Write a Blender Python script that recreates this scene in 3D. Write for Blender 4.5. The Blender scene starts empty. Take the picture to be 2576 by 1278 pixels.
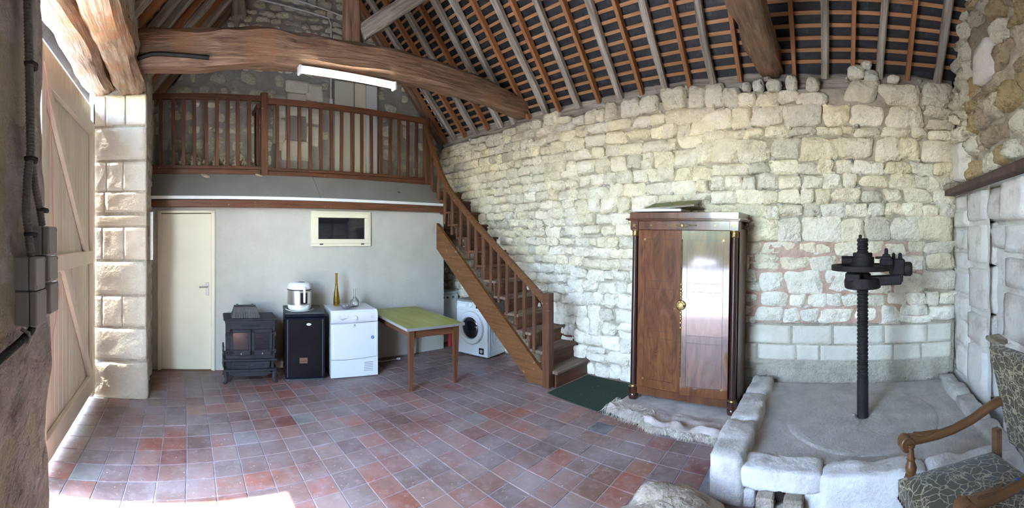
import bpy, bmesh, math, random
from mathutils import Vector, Matrix, Euler, noise

sc = bpy.context.scene
col = sc.collection
PI = math.pi
# ------------------------------------------------------------------ camera, sky, sun, exposure
F, YH, H = 1045.0, 600.0, 1.75            # pano cylinder radius in pixels, horizon row, eye height
cam_d = bpy.data.cameras.new('camera')
cam_d.type = 'PANO'
cam_d.panorama_type = 'CENTRAL_CYLINDRICAL'
cam_d.central_cylindrical_radius = 1.0
cam_d.central_cylindrical_range_u_min = -1288 / F
cam_d.central_cylindrical_range_u_max = 1288 / F
cam_d.central_cylindrical_range_v_min = -(1278 - YH) / F
cam_d.central_cylindrical_range_v_max = YH / F
cam_d.clip_start = 0.02
cam_d.clip_end = 200
cam = bpy.data.objects.new('camera', cam_d)
cam.location = (0, 0, H)
cam.rotation_euler = (PI / 2, 0, -(1288 - 460) / F)
col.objects.link(cam)
sc.camera = cam

SUN_EL = math.radians(61.4)
w = bpy.data.worlds.new('sky')
sc.world = w
w.use_nodes = True
nt = w.node_tree
nt.nodes.clear()
sky = nt.nodes.new('ShaderNodeTexSky')
sky.sky_type = 'NISHITA'
sky.sun_disc = False
sky.sun_elevation = SUN_EL
sky.sun_rotation = math.radians(-90)
sky.air_density = 1.0
sky.dust_density = 0.6
bg = nt.nodes.new('ShaderNodeBackground')
bg.inputs['Strength'].default_value = 1.8
wo = nt.nodes.new('ShaderNodeOutputWorld')
nt.links.new(sky.outputs[0], bg.inputs[0])
nt.links.new(bg.outputs[0], wo.inputs[0])

sun_d = bpy.data.lights.new('sun', 'SUN')
sun_d.energy = 9.0
sun_d.color = (1.0, 0.94, 0.84)
sun_d.angle = math.radians(0.6)
sun = bpy.data.objects.new('sun', sun_d)
col.objects.link(sun)
sun.location = (-8, 2, 12)
_d = Vector((math.cos(SUN_EL), 0.04 * math.cos(SUN_EL), -math.sin(SUN_EL)))
sun.rotation_euler = _d.to_track_quat('-Z', 'Y').to_euler()

vs = sc.view_settings
vs.view_transform = 'Standard'
vs.look = 'None'
vs.exposure = 2.2
vs.gamma = 1.0
vs.use_curve_mapping = False
sc.cycles.max_bounces = 7
sc.cycles.diffuse_bounces = 4
sc.cycles.glossy_bounces = 2
sc.cycles.caustics_reflective = False
sc.cycles.caustics_refractive = False
sc.cycles.use_light_tree = False
sc.cycles.use_adaptive_sampling = True
sc.cycles.adaptive_threshold = 0.1
sc.cycles.sample_clamp_indirect = 8.0


# ------------------------------------------------------------------ helpers
def fbm(x, y, z, o=3):
    return noise.fractal(Vector((x, y, z)), 1.0, 2.0, o)


class MB:
    def __init__(self):
        self.v, self.f, self.t = [], [], []
        self.tint = (1, 1, 1)

    def add(self, vs_, fs_):
        n = len(self.v)
        self.v.extend([tuple(p) for p in vs_])
        self.f.extend([tuple(i + n for i in f) for f in fs_])
        self.t.extend([self.tint] * len(vs_))
        return self

    def box(self, c, s, b=0.0, rot=None):
        hx, hy, hz = s[0] / 2, s[1] / 2, s[2] / 2
        M = Euler(rot).to_matrix() if rot is not None else None
        P, Fc = [], []
        S = [(sx, sy, sz) for sx in (-1, 1) for sy in (-1, 1) for sz in (-1, 1)]
        if b <= 0:
            P = [Vector((a * hx, q * hy, k * hz)) for a, q, k in S]
            Fc = [(0, 1, 3, 2), (4, 6, 7, 5), (0, 4, 5, 1), (2, 3, 7, 6), (0, 2, 6, 4), (1, 5, 7, 3)]
        else:
            b = min(b, hx * .95, hy * .95, hz * .95)
            for a, q, k in S:
                P.append(Vector((a * hx, q * (hy - b), k * (hz - b))))
                P.append(Vector((a * (hx - b), q * hy, k * (hz - b))))
                P.append(Vector((a * (hx - b), q * (hy - b), k * hz)))
            ix = {s_: i for i, s_ in enumerate(S)}

            def I(sx, sy, sz, ax):
                return ix[(sx, sy, sz)] * 3 + ax
            r4 = [(-1, -1), (1, -1), (1, 1), (-1, 1)]
            for s_ in (-1, 1):
                Fc.append([I(s_, p, q, 0) for p, q in r4])
                Fc.append([I(p, s_, q, 1) for p, q in r4])
                Fc.append([I(p, q, s_, 2) for p, q in r4])
            for p in (-1, 1):
                for q in (-1, 1):
                    Fc.append([I(-1, p, q, 1), I(1, p, q, 1), I(1, p, q, 2), I(-1, p, q, 2)])
                    Fc.append([I(p, -1, q, 0), I(p, 1, q, 0), I(p, 1, q, 2), I(p, -1, q, 2)])
                    Fc.append([I(p, q, -1, 0), I(p, q, 1, 0), I(p, q, 1, 1), I(p, q, -1, 1)])
            for s_ in S:
                Fc.append([ix[s_] * 3, ix[s_] * 3 + 1, ix[s_] * 3 + 2])
        c = Vector(c)
        P = [(M @ p if M else p) + c for p in P]
        return self.add(P, Fc)

    def tube(self, path, r, n=8, closed=False):
        path = [Vector(p) for p in path]
        m = len(path)
        rr = r if isinstance(r, (list, tuple)) else [r] * m
        P, Fc = [], []
        ref = None
        for i, p in enumerate(path):
            if closed:
                t = path[(i + 1) % m] - path[i - 1]
            else:
                t = path[min(i + 1, m - 1)] - path[max(i - 1, 0)]
            t.normalize()
            if ref is None:
                ref = Vector((0, 0, 1)) if abs(t.z) < .9 else Vector((1, 0, 0))
            a = t.cross(ref)
            a.normalize()
            b = a.cross(t)
            ref = b
            for k in range(n):
                an = 2 * PI * k / n
                P.append(p + (a * math.cos(an) + b * math.sin(an)) * rr[i])
        for i in range(m if closed else m - 1):
            j = (i + 1) % m
            for k in range(n):
                k2 = (k + 1) % n
                Fc.append((i * n + k, i * n + k2, j * n + k2, j * n + k))
        if not closed:
            Fc.append(tuple(range(n)))
            Fc.append(tuple((m - 1) * n + k for k in range(n)))
        return self.add(P, Fc)

    def lathe(self, prof, n=24, c=(0, 0, 0), sx=1.0, sy=1.0, axis='z'):
        P, Fc = [], []
        for r, z in prof:
            for k in range(n):
                a = 2 * PI * k / n
                q = Vector((math.cos(a) * r * sx, math.sin(a) * r * sy, z))
                if axis == 'x':
                    q = Vector((q.z, q.x, q.y))
                elif axis == 'y':
                    q = Vector((q.x, q.z, q.y))
                P.append(q + Vector(c))
        m = len(prof)
        for i in range(m - 1):
            for k in range(n):
                k2 = (k + 1) % n
                Fc.append((i * n + k, i * n + k2, (i + 1) * n + k2, (i + 1) * n + k))
        Fc.append(tuple(range(n)))
        Fc.append(tuple((m - 1) * n + k for k in range(n)))
        return self.add(P, Fc)

    def prism(self, poly, d0, d1, plane='xz'):
        def m(u, v, d):
            return {'xz': (u, d, v), 'yz': (d, u, v), 'xy': (u, v, d)}[plane]
        n = len(poly)
        P = [m(u, v, d0) for u, v in poly] + [m(u, v, d1) for u, v in poly]
        Fc = [tuple(range(n)), tuple(range(n, 2 * n))] + [(i, (i + 1) % n, n + (i + 1) % n, n + i) for i in range(n)]
        return self.add(P, Fc)

    def ell(self, c, s, n=10, m=6):
        prof = [(math.sin(PI * i / m), -math.cos(PI * i / m)) for i in range(m + 1)]
        P, Fc = [], []
        for r, z in prof:
            for k in range(n):
                a = 2 * PI * k / n
                P.append((c[0] + r * math.cos(a) * s[0], c[1] + r * math.sin(a) * s[1], c[2] + z * s[2]))
        for i in range(m):
            for k in range(n):
                Fc.append((i * n + k, i * n + (k + 1) % n, (i + 1) * n + (k + 1) % n, (i + 1) * n + k))
        return self.add(P, Fc)

    def build(self, name, mat, parent=None, loc=(0, 0, 0), rot=(0, 0, 0), smooth=False, recalc=True, ang=40):
        me = bpy.data.meshes.new(name)
        me.from_pydata(self.v, [], self.f)
        if recalc or smooth:
            bm = bmesh.new()
            bm.from_mesh(me)
            if smooth:
                bmesh.ops.remove_doubles(bm, verts=bm.verts, dist=1e-6)
            bmesh.ops.recalc_face_normals(bm, faces=bm.faces)
            bm.to_mesh(me)
            bm.free()
        if mat.get('tinted') and len(me.vertices) == len(self.t):
            a = me.attributes.new('tint', 'FLOAT_COLOR', 'POINT')
            for i, t in enumerate(self.t):
                a.data[i].color = (t[0], t[1], t[2], 1)
        if smooth:
            me.shade_smooth()
            me.set_sharp_from_angle(angle=math.radians(ang))
        me.materials.append(mat)
        return link(name, me, parent, loc, rot)


def link(name, data, parent=None, loc=(0, 0, 0), rot=(0, 0, 0)):
    o = bpy.data.objects.new(name, data)
    col.objects.link(o)
    o.location = loc
    o.rotation_euler = rot
    if parent is not None:
        o.parent = parent
    return o


def tag(o, label=None, cat=None, group=None, kind=None):
    if label:
        o['label'] = label
    if cat:
        o['category'] = cat
    if group:
        o['group'] = group
    if kind:
        o['kind'] = kind
    return o


def thing(name, label, cat, loc=(0, 0, 0), rz=0.0, group=None, rot=None):
    o = bpy.data.objects.new(name, None)
    o.empty_display_size = .1
    col.objects.link(o)
    o.location = loc
    o.rotation_euler = rot if rot else (0, 0, rz)
    return tag(o, label, cat, group)


def bx(name, c, s, mat, parent=None, b=0.0, rot=(0, 0, 0)):
    return MB().box((0, 0, 0), s, b).build(name, mat, parent, c, rot)


def text(name, body, size, mat, parent, loc, rot, align='CENTER', ext=.0008):
    cu = bpy.data.curves.new(name, 'FONT')
    cu.body = body
    cu.size = size
    cu.extrude = ext
    cu.align_x = align
    cu.align_y = 'CENTER'
    cu.materials.append(mat)
    tmp = bpy.data.objects.new('tmp', cu)
    me = bpy.data.meshes.new_from_object(tmp)
    bpy.data.objects.remove(tmp)
    return link(name, me, parent, loc, rot)


def copy_tree(o, parent=None):
    c = o.copy()
    col.objects.link(c)
    if parent is not None:
        c.parent = parent
        c.matrix_parent_inverse = o.matrix_parent_inverse.copy()
    for ch in o.children:
        copy_tree(ch, c)
    return c


def basis(p0, p1, up=(0, 0, 1)):
    x = (Vector(p1) - Vector(p0)).normalized()
    y = Vector(up).cross(x).normalized()
    z = x.cross(y)
    M = Matrix((x, y, z)).transposed().to_4x4()
    M.translation = Vector(p0)
    return M


def timber(name, p0, p1, w_, h_, mat, parent=None, amp=.006, seed=0, seg=None, bow=None, up=(0, 0, 1), rnd=.15, taper=1.0, ns=3.0, ang=35):
    """hewn timber, local X along its length, w across, h deep"""
    L = (Vector(p1) - Vector(p0)).length
    seg = seg or max(2, int(L / .18))
    k = rnd * min(w_, h_)
    ring = []
    for sy, sz, in ((-1, -1), (1, -1), (1, 1), (-1, 1)):
        a, b_ = sy * w_ / 2, sz * h_ / 2
        if sy * sz > 0:
            ring += [(a, b_ - sz * k), (a - sy * k, b_)] if sy > 0 else [(a, b_ - sz * k), (a - sy * k, b_)]
        else:
            ring += [(a - sy * k, b_), (a, b_ - sz * k)]
    # mid-face points for irregularity
    full = []
    for i in range(8):
        p, q = ring[i], ring[(i + 1) % 8]
        full.append(p)
        full.append(((p[0] + q[0]) / 2, (p[1] + q[1]) / 2))
    n = len(full)
    P, Fc = [], []
    for i in range(seg + 1):
        t = i / seg
        x = t * L
        tp = 1 + (taper - 1) * t
        dz = bow(t) if bow else 0
        ay = amp * 1.5 * noise.noise(Vector((x * 1.1, seed * 7.3, 1)))
        az = amp * 1.5 * noise.noise(Vector((x * 1.1, seed * 7.3, 9)))
        for (a, b_) in full:
            d = amp * fbm(x * ns, a * 9 + seed * 3.1, b_ * 9, 3)
            ln = math.hypot(a, b_)
            P.append((x, a * tp + a / ln * d + ay, b_ * tp + b_ / ln * d + dz + az))
    for i in range(seg):
        for k_ in range(n):
            k2 = (k_ + 1) % n
            Fc.append((i * n + k_, i * n + k2, (i + 1) * n + k2, (i + 1) * n + k_))
    Fc.append(tuple(range(n)))
    Fc.append(tuple(seg * n + k_ for k_ in range(n)))
    o = MB().add(P, Fc).build(name, mat, parent, smooth=True, ang=ang)
    o.matrix_local = basis(p0, p1, up)
    return o


# ------------------------------------------------------------------ materials
def ramp(nt_, stops):
    r = nt_.nodes.new('ShaderNodeValToRGB')
    e = r.color_ramp.elements
    e[0].position, e[0].color = stops[0][0], (*stops[0][1], 1)
    e[1].position, e[1].color = stops[-1][0], (*stops[-1][1], 1)
    for p, c in stops[1:-1]:
        q = e.new(p)
        q.color = (*c, 1)
    return r


def mat(name, stops, scale=5.0, stretch=(1, 1, 1), detail=4.0, rough=.6, bump=0.0, bscale=None, metallic=0.0, coat=0.0,
        tint=False, rnd=0.0, spec=.5, dist=0.0, bstretch=None, emis=None, nrough=.6, bdist=.02, stains=None, world=False):
    m = bpy.data.materials.new(name)
    m.use_nodes = True
    t = m.node_tree
    b = t.nodes['Principled BSDF']
    b.inputs['Roughness'].default_value = rough
    b.inputs['Metallic'].default_value = metallic
    b.inputs['Coat Weight'].default_value = coat
    b.inputs['Coat Roughness'].default_value = .08
    b.inputs['Specular IOR Level'].default_value = spec
    if not isinstance(stops, list):
        stops = [(0, stops), (1, stops)]
    if world:
        tc = t.nodes.new('ShaderNodeNewGeometry')
        co = tc.outputs['Position']
    else:
        tc = t.nodes.new('ShaderNodeTexCoord')
        co = tc.outputs['Object']
    mp = t.nodes.new('ShaderNodeMapping')
    mp.inputs['Scale'].default_value = stretch
    t.links.new(co, mp.inputs[0])
    if rnd:
        oi = t.nodes.new('ShaderNodeObjectInfo')
        cb = t.nodes.new('ShaderNodeVectorMath')
        cb.operation = 'MULTIPLY_ADD'
        cb.inputs[1].default_value = (37, 53, 71)
        t.links.new(oi.outputs['Random'], cb.inputs[0])
        t.links.new(mp.outputs[0], cb.inputs[2])
        vec = cb.outputs[0]
    else:
        vec = mp.outputs[0]
    nz = t.nodes.new('ShaderNodeTexNoise')
    nz.inputs['Scale'].default_value = scale
    nz.inputs['Detail'].default_value = detail
    nz.inputs['Roughness'].default_value = nrough
    nz.inputs['Distortion'].default_value = dist
    t.links.new(vec, nz.inputs['Vector'])
    rp = ramp(t, stops)
    t.links.new(nz.outputs[0], rp.inputs[0])
    c = rp.outputs[0]
    if stains:                         # (colour, scale, lo, hi): patches with a shape of their own
        n2 = t.nodes.new('ShaderNodeTexNoise')
        n2.inputs['Scale'].default_value = stains[1]
        n2.inputs['Detail'].default_value = 4
        n2.inputs['Roughness'].default_value = .65
        t.links.new(co, n2.inputs['Vector'])
        mr = t.nodes.new('ShaderNodeMapRange')
        mr.inputs[1].default_value, mr.inputs[2].default_value = stains[2], stains[3]
        t.links.new(n2.outputs[0], mr.inputs[0])
        mx = t.nodes.new('ShaderNodeMix')
        mx.data_type = 'RGBA'
        mx.inputs['B'].default_value = (*stains[0], 1)
        t.links.new(mr.outputs[0], mx.inputs['Factor'])
        t.links.new(c, mx.inputs['A'])
        c = mx.outputs['Result']
    if tint:
        m['tinted'] = 1
        at = t.nodes.new('ShaderNodeAttribute')
        at.attribute_name = 'tint'
        mx = t.nodes.new('ShaderNodeMix')
        mx.data_type = 'RGBA'
        mx.blend_type = 'MULTIPLY'
        mx.inputs['Factor'].default_value = 1
        t.links.new(c, mx.inputs['A'])
        t.links.new(at.outputs['Color'], mx.inputs['B'])
        c = mx.outputs['Result']
    if rnd:
        hs = t.nodes.new('ShaderNodeHueSaturation')
        mr = t.nodes.new('ShaderNodeMapRange')
        mr.inputs[3].default_value, mr.inputs[4].default_value = 1 - rnd, 1 + rnd
        t.links.new(oi.outputs['Random'], mr.inputs[0])
        t.links.new(mr.outputs[0], hs.inputs['Value'])
        t.links.new(c, hs.inputs['Color'])
        c = hs.outputs[0]
    t.links.new(c, b.inputs['Base Color'])
    if bump:
        nb = t.nodes.new('ShaderNodeTexNoise')
        nb.inputs['Scale'].default_value = bscale or scale * 3
        nb.inputs['Detail'].default_value = 4
        nb.inputs['Roughness'].default_value = .62
        mp2 = t.nodes.new('ShaderNodeMapping')
        mp2.inputs['Scale'].default_value = bstretch or stretch
        t.links.new(co, mp2.inputs[0])
        t.links.new(mp2.outputs[0], nb.inputs['Vector'])
        bp = t.nodes.new('ShaderNodeBump')
        bp.inputs['Strength'].default_value = bump
        bp.inputs['Distance'].default_value = bdist
        t.links.new(nb.outputs[0], bp.inputs['Height'])
        t.links.new(bp.outputs[0], b.inputs['Normal'])
    if emis:
        b.inputs['Emission Color'].default_value = (*emis[0], 1)
        b.inputs['Emission Strength'].default_value = emis[1]
    return m


def glass(name, colr, rough=.02, ior=1.45):
    m = bpy.data.materials.new(name)
    m.use_nodes = True
    b = m.node_tree.nodes['Principled BSDF']
    b.inputs['Base Color'].default_value = (*colr, 1)
    b.inputs['Transmission Weight'].default_value = 1
    b.inputs['Roughness'].default_value = rough
    b.inputs['IOR'].default_value = ior
    return m


def wood(name, c0, c1, axis='x', rough=.55, bump=.25, rnd=.12, scale=6, stains=None, coat=0.0, spec=.4, c2=None):
    st = {'x': (.12, 1.6, 1.6), 'y': (1.6, .12, 1.6), 'z': (1.6, 1.6, .12)}[axis]
    stops = [(.3, c0), (.7, c1)] if c2 is None else [(.28, c0), (.52, c1), (.75, c2)]
    return mat(name, stops, scale=scale * 3.2, stretch=st, detail=5, rough=rough, bump=bump, bscale=scale * 7, rnd=rnd,
               dist=.4, stains=stains, coat=coat, spec=spec, bdist=.01)


M = {}
M['stone'] = mat('cream limestone', world=True, stops=[(.25, (.64, .585, .44)), (.45, (.80, .75, .605)), (.7, (.88, .845, .725))], scale=4, rough=.95, bump=1.0,
                 bscale=13, tint=True, rnd=.06, spec=.2, bdist=.07, stains=((.50, .47, .39), 9, .58, .82))
M['ashlar'] = mat('dressed limestone', world=True, stops=[(.25, (.58, .54, .43)), (.5, (.68, .64, .53)), (.75, (.75, .72, .61))], scale=3, rough=.95, bump=.6,
                  bscale=24, tint=True, rnd=.05, spec=.2, bdist=.015, stains=((.5, .46, .36), 9, .6, .8))
M['mortar'] = mat('lime mortar', world=True, stops=[(.3, (.36, .315, .235)), (.7, (.55, .50, .40))], scale=6, rough=1, bump=1, bscale=25, spec=.1, bdist=.03)
M['mortar_pink'] = mat('pink clay mortar', world=True, stops=[(.3, (.47, .30, .22)), (.7, (.62, .46, .36))], scale=7, rough=1, bump=1, bscale=25, spec=.1, bdist=.03)
M['gable_mortar'] = mat('grey cement pointing', world=True, stops=[(.3, (.26, .24, .21)), (.7, (.38, .36, .32))], scale=4, rough=1, bump=.8, bscale=20, spec=.1)
M['whitewash'] = mat('whitewashed stone', world=True, stops=[(.25, (.62, .58, .52)), (.5, (.72, .69, .64)), (.75, (.79, .77, .73))], scale=3, rough=.95, bump=.7,
                     bscale=18, tint=True, rnd=.05, spec=.2, stains=((.52, .44, .38), 5, .55, .75))
M['concrete'] = mat('worn concrete', world=True, stops=[(.3, (.38, .35, .31)), (.7, (.52, .49, .44))], scale=5, rough=.95, bump=.6, bscale=40, spec=.2)
M['stucco'] = mat('white stucco', world=True, stops=[(.3, (.50, .475, .41)), (.7, (.57, .545, .475))], scale=3, rough=.95, bump=1, bscale=85, spec=.2, bdist=.008)
M['grout'] = mat('floor grout', world=True, stops=[(.3, (.20, .20, .215)), (.7, (.32, .32, .34))], scale=9, rough=.95, bump=.5, bscale=50)
M['oldwood'] = wood('weathered grey oak', (.16, .125, .095), (.36, .31, .25), c2=(.5, .45, .385), rnd=.15)
M['newwood'] = wood('orange pine', (.24, .095, .035), (.42, .19, .075), rnd=.12)
M['batten'] = wood('orange lath wood', (.30, .13, .05), (.52, .27, .12), axis='y', rnd=.15)
M['beam'] = wood('brown hewn oak', (.065, .035, .02), (.21, .12, .068), c2=(.33, .22, .14), bump=.9, rnd=.06, scale=6, stains=((.24, .115, .055), 2.3, .54, .70))
M['lintel'] = wood('pale hewn oak', (.17, .09, .05), (.40, .26, .16), c2=(.60, .46, .33), bump=.9, rnd=.06, scale=6, stains=((.42, .20, .09), 2.6, .54, .68))
for a in 'xyz':
    M['stair_' + a] = wood('red brown stained wood ' + a, (.06, .022, .010), (.145, .055, .023), axis=a, rough=.5, bump=.2, rnd=.18,
                           stains=((.33, .24, .18), 26, .66, .74))
M['stringer'] = wood('orange brown stair wood', (.085, .034, .012), (.165, .068, .024), axis='x', rough=.5, bump=.2, rnd=.05, stains=((.42, .33, .25), 17, .65, .74))
M['tread'] = wood('dusty stair wood', (.12, .075, .05), (.24, .17, .125), axis='x', rough=.8, bump=.2, rnd=.1)
M['slate'] = mat('black slate', [(.3, (.010, .010, .012)), (.55, (.018, .019, .022)), (.75, (.05, .05, .055))], scale=7, rough=.6, bump=.3, bscale=30, rnd=.3)
M['cream'] = mat('cream gloss paint', [(.3, (.71, .65, .47)), (.7, (.77, .71, .535))], scale=3, rough=.45, rnd=0)
M['gatepaint'] = mat('cream gate paint', [(.3, (.68, .61, .48)), (.7, (.77, .70, .57))], scale=4, stretch=(1, 1, .3), rough=.6, bump=.1, rnd=.05,
                     stains=((.35, .29, .21), 30, .68, .75))
M['greyboard'] = mat('grey painted board', [(.3, (.19, .18, .165)), (.7, (.24, .23, .21))], scale=2, rough=.6)
M['white'] = mat('white enamel', (.62, .635, .645), rough=.35)
M['whitetrim'] = mat('white trim paint', (.72, .72, .70), rough=.5)
M['whiteplastic'] = mat('white plastic', (.74, .755, .74), rough=.4)
M['greyplastic'] = mat('grey plastic', (.36, .35, .34), rough=.5)
M['darkgrey'] = mat('dark grey plastic', (.05, .05, .055), rough=.5)
M['blackgloss'] = mat('black gloss', (.012, .011, .012), rough=.12)
M['fridge'] = mat('dark fridge enamel', [(.3, (.006, .005, .006)), (.7, (.013, .010, .010))], scale=3, rough=.5, spec=.1)
M['navy'] = mat('blue black trim', (.003, .004, .011), rough=.4, spec=.2)
M['fridgetop'] = mat('grey fridge top', [(.3, (.035, .036, .035)), (.7, (.06, .06, .057))], scale=6, rough=.6)
M['iron'] = mat('cast iron', [(.3, (.014, .014, .018)), (.7, (.03, .029, .034))], scale=8, rough=.6, bump=.3, bscale=60, spec=.25)
M['rustiron'] = mat('dark rusty iron', [(.3, (.010, .009, .009)), (.6, (.022, .018, .017)), (.8, (.055, .037, .027))], scale=9, rough=.6, bump=.4, bscale=50, spec=.25)
M['rustbrown'] = mat('rust brown steel', [(.3, (.06, .035, .028)), (.7, (.13, .075, .06))], scale=9, rough=.7, bump=.3, bscale=40)
M['steel'] = mat('brushed steel', (.62, .61, .58), rough=.28, metallic=1)
M['champagne'] = mat('champagne metal', (.56, .53, .46), rough=.32, metallic=.9)
M['brass'] = mat('aged brass', [(.3, (.14, .085, .03)), (.7, (.38, .26, .10))], scale=30, rough=.4, metallic=.9, bump=.4, bscale=120, bdist=.004)
M['mahogany'] = mat('polished mahogany', [(.25, (.04, .012, .006)), (.5, (.105, .035, .012)), (.75, (.18, .066, .022))], scale=7, stretch=(1, 1.2, .22), detail=8,
                    dist=1.2, rough=.3, coat=.7, rnd=.08, stains=((.05, .015, .008), 3, .56, .75))
M['mahogany_dark'] = mat('dark mahogany', [(.3, (.02, .008, .006)), (.7, (.055, .018, .011))], scale=6, stretch=(1, 1, .2), rough=.25, coat=.6)
M['inlay'] = mat('dark inlay line', (.012, .006, .004), rough=.4)
M['lino'] = mat('green oilcloth', [(.3, (.22, .205, .025)), (.5, (.30, .31, .06)), (.75, (.38, .42, .13))], scale=3.5, stretch=(1.5, .35, 1), rough=.4, spec=.3,
                stains=((.36, .22, .06), 2.2, .58, .8))
M['alu'] = mat('aluminium edging', (.55, .56, .57), rough=.4, metallic=.8)
M['tablewood'] = wood('red table wood', (.075, .026, .010), (.155, .06, .024), axis='z', rough=.5, rnd=.06)
M['carpet'] = mat('dark green carpet', [(.3, (.028, .042, .030)), (.7, (.05, .068, .05))], scale=60, rough=1, bump=.6, bscale=300, spec=.1, stains=((.30, .31, .26), 45, .68, .72))
M['wool'] = mat('beige wool blanket', [(.3, (.37, .31, .26)), (.55, (.56, .50, .44)), (.75, (.68, .63, .56))], scale=4, rough=1, bump=.5, bscale=70, spec=.1)
M['fringe'] = mat('cream wool fringe', [(.3, (.50, .44, .35)), (.7, (.70, .645, .545))], scale=14, rough=1, spec=.1)
M['rock'] = mat('brown field stone', [(.25, (.22, .175, .125)), (.5, (.37, .31, .235)), (.75, (.47, .42, .34))], scale=5, rough=.95, bump=1, bscale=22, spec=.15, bdist=.03)
M['armwood'] = wood('carved walnut', (.10, .042, .015), (.20, .092, .034), axis='y', rough=.38, coat=.25, rnd=.05)
M['rubber'] = mat('black rubber', (.02, .02, .022), rough=.6)
M['boxgrey'] = mat('grey junction box plastic', [(.3, (.31, .295, .275)), (.7, (.37, .355, .335))], scale=3, rough=.55)
M['conduit'] = mat('grey ribbed conduit', (.16, .15, .145), rough=.5)
M['redcord'] = mat('red cord', (.62, .12, .13), rough=.7)
M['amber'] = glass('amber glass', (.62, .43, .02))
M['clear'] = glass('clear glass', (.96, .97, .95), .04)
M['darkglass'] = mat('dark mirror glass', (.008, .008, .012), rough=.04, spec=.8)
M['paper'] = mat('paper', (.72, .71, .68), rough=.8)
M['insul'] = mat('tan fibre insulation', [(.3, (.33, .26, .17)), (.7, (.62, .52, .37))], scale=25, rough=1, bump=1, bscale=60)
M['lamp'] = mat('lit fluorescent tube', (.9, .9, .85), emis=((1.0, .97, .88), 9))
M['gravel'] = mat('pale gravel', world=True, stops=[(.3, (.50, .47, .42)), (.7, (.62, .59, .54))], scale=30, rough=1)
M['leafgreen'] = mat('hedge leaves', [(.3, (.03, .07, .02)), (.7, (.10, .19, .05))], scale=6, rough=.9, bump=1, bscale=12)
M['red'] = mat('red plastic', (.35, .02, .02), rough=.5)
M['blue'] = mat('blue sticker', (.02, .10, .55), rough=.5)
M['print'] = mat('grey print', (.25, .26, .28), rough=.6)
M['curtain_cream'] = mat('cream panel', (.60, .565, .46), rough=.7)
M['curtain_white'] = mat('white panel', (.66, .66, .66), rough=.6)
M['canvas_green'] = mat('landscape paint', [(.3, (.06, .075, .015)), (.5, (.16, .17, .05)), (.7, (.30, .22, .13))], scale=5, rough=.6, dist=2)

# terracotta tiles: colour of each tile is its own (attribute), plus lime bloom and white specks
tm = mat('terracotta tile', world=True, stops=[(.3, (.80, .80, .80)), (.7, (1.12, 1.08, 1.05))], scale=9, rough=.5, bump=.35, bscale=35, tint=True, spec=.4,
         bdist=.006, stains=None)
M['tile'] = tm


def tile_extras(m):
    t = m.node_tree
    b = t.nodes['Principled BSDF']
    src = b.inputs['Base Color'].links[0].from_socket
    co = [n for n in t.nodes if n.type == 'NEW_GEOMETRY'][0].outputs['Position']

    def patch(src, scale, lo, hi, colr, fac, det=4):
        n = t.nodes.new('ShaderNodeTexNoise')
        n.inputs['Scale'].default_value = scale
        n.inputs['Detail'].default_value = det
        n.inputs['Roughness'].default_value = .65
        t.links.new(co, n.inputs['Vector'])
        r = t.nodes.new('ShaderNodeMapRange')
        r.inputs[1].default_value, r.inputs[2].default_value = lo, hi
        r.inputs[4].default_value = fac
        t.links.new(n.outputs[0], r.inputs[0])
        x = t.nodes.new('ShaderNodeMix')
        x.data_type = 'RGBA'
        x.inputs['B'].default_value = (*colr, 1)
        t.links.new(r.outputs[0], x.inputs['Factor'])
        t.links.new(src, x.inputs['A'])
        return x.outputs['Result']
    s = patch(src, 1.6, .40, .66, (.27, .23, .228), .65)        # lime bloom
    s = patch(s, 11, .52, .72, (.31, .27, .265), .45)
    s = patch(s, 60, .69, .715, (.74, .70, .66), .9, 3)       # splashes of whitewash
    s = patch(s, 14, .70, .76, (.055, .04, .035), .7)          # dirt
    t.links.new(s, b.inputs['Base Color'])


tile_extras(tm)

# ------------------------------------------------------------------ the room shell
XL, XLO, XR, YB, YF = -.40, -1.05, 4.45, 6.25, -1.30
TAN = 1.19
SL = math.atan(TAN)
RX, RZ = 1.86, 3.62 + TAN * (4.45 - 1.86)


def tilept(i, j):
    return (-.81989 + .21249 * i + .00886 * j - .00032 * i * i - .00094 * i * j - .00067 * j * j,
            2.89553 + .02834 * i + .22082 * j - .00073 * i * i - .00065 * i * j + .00057 * j * j)


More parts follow.
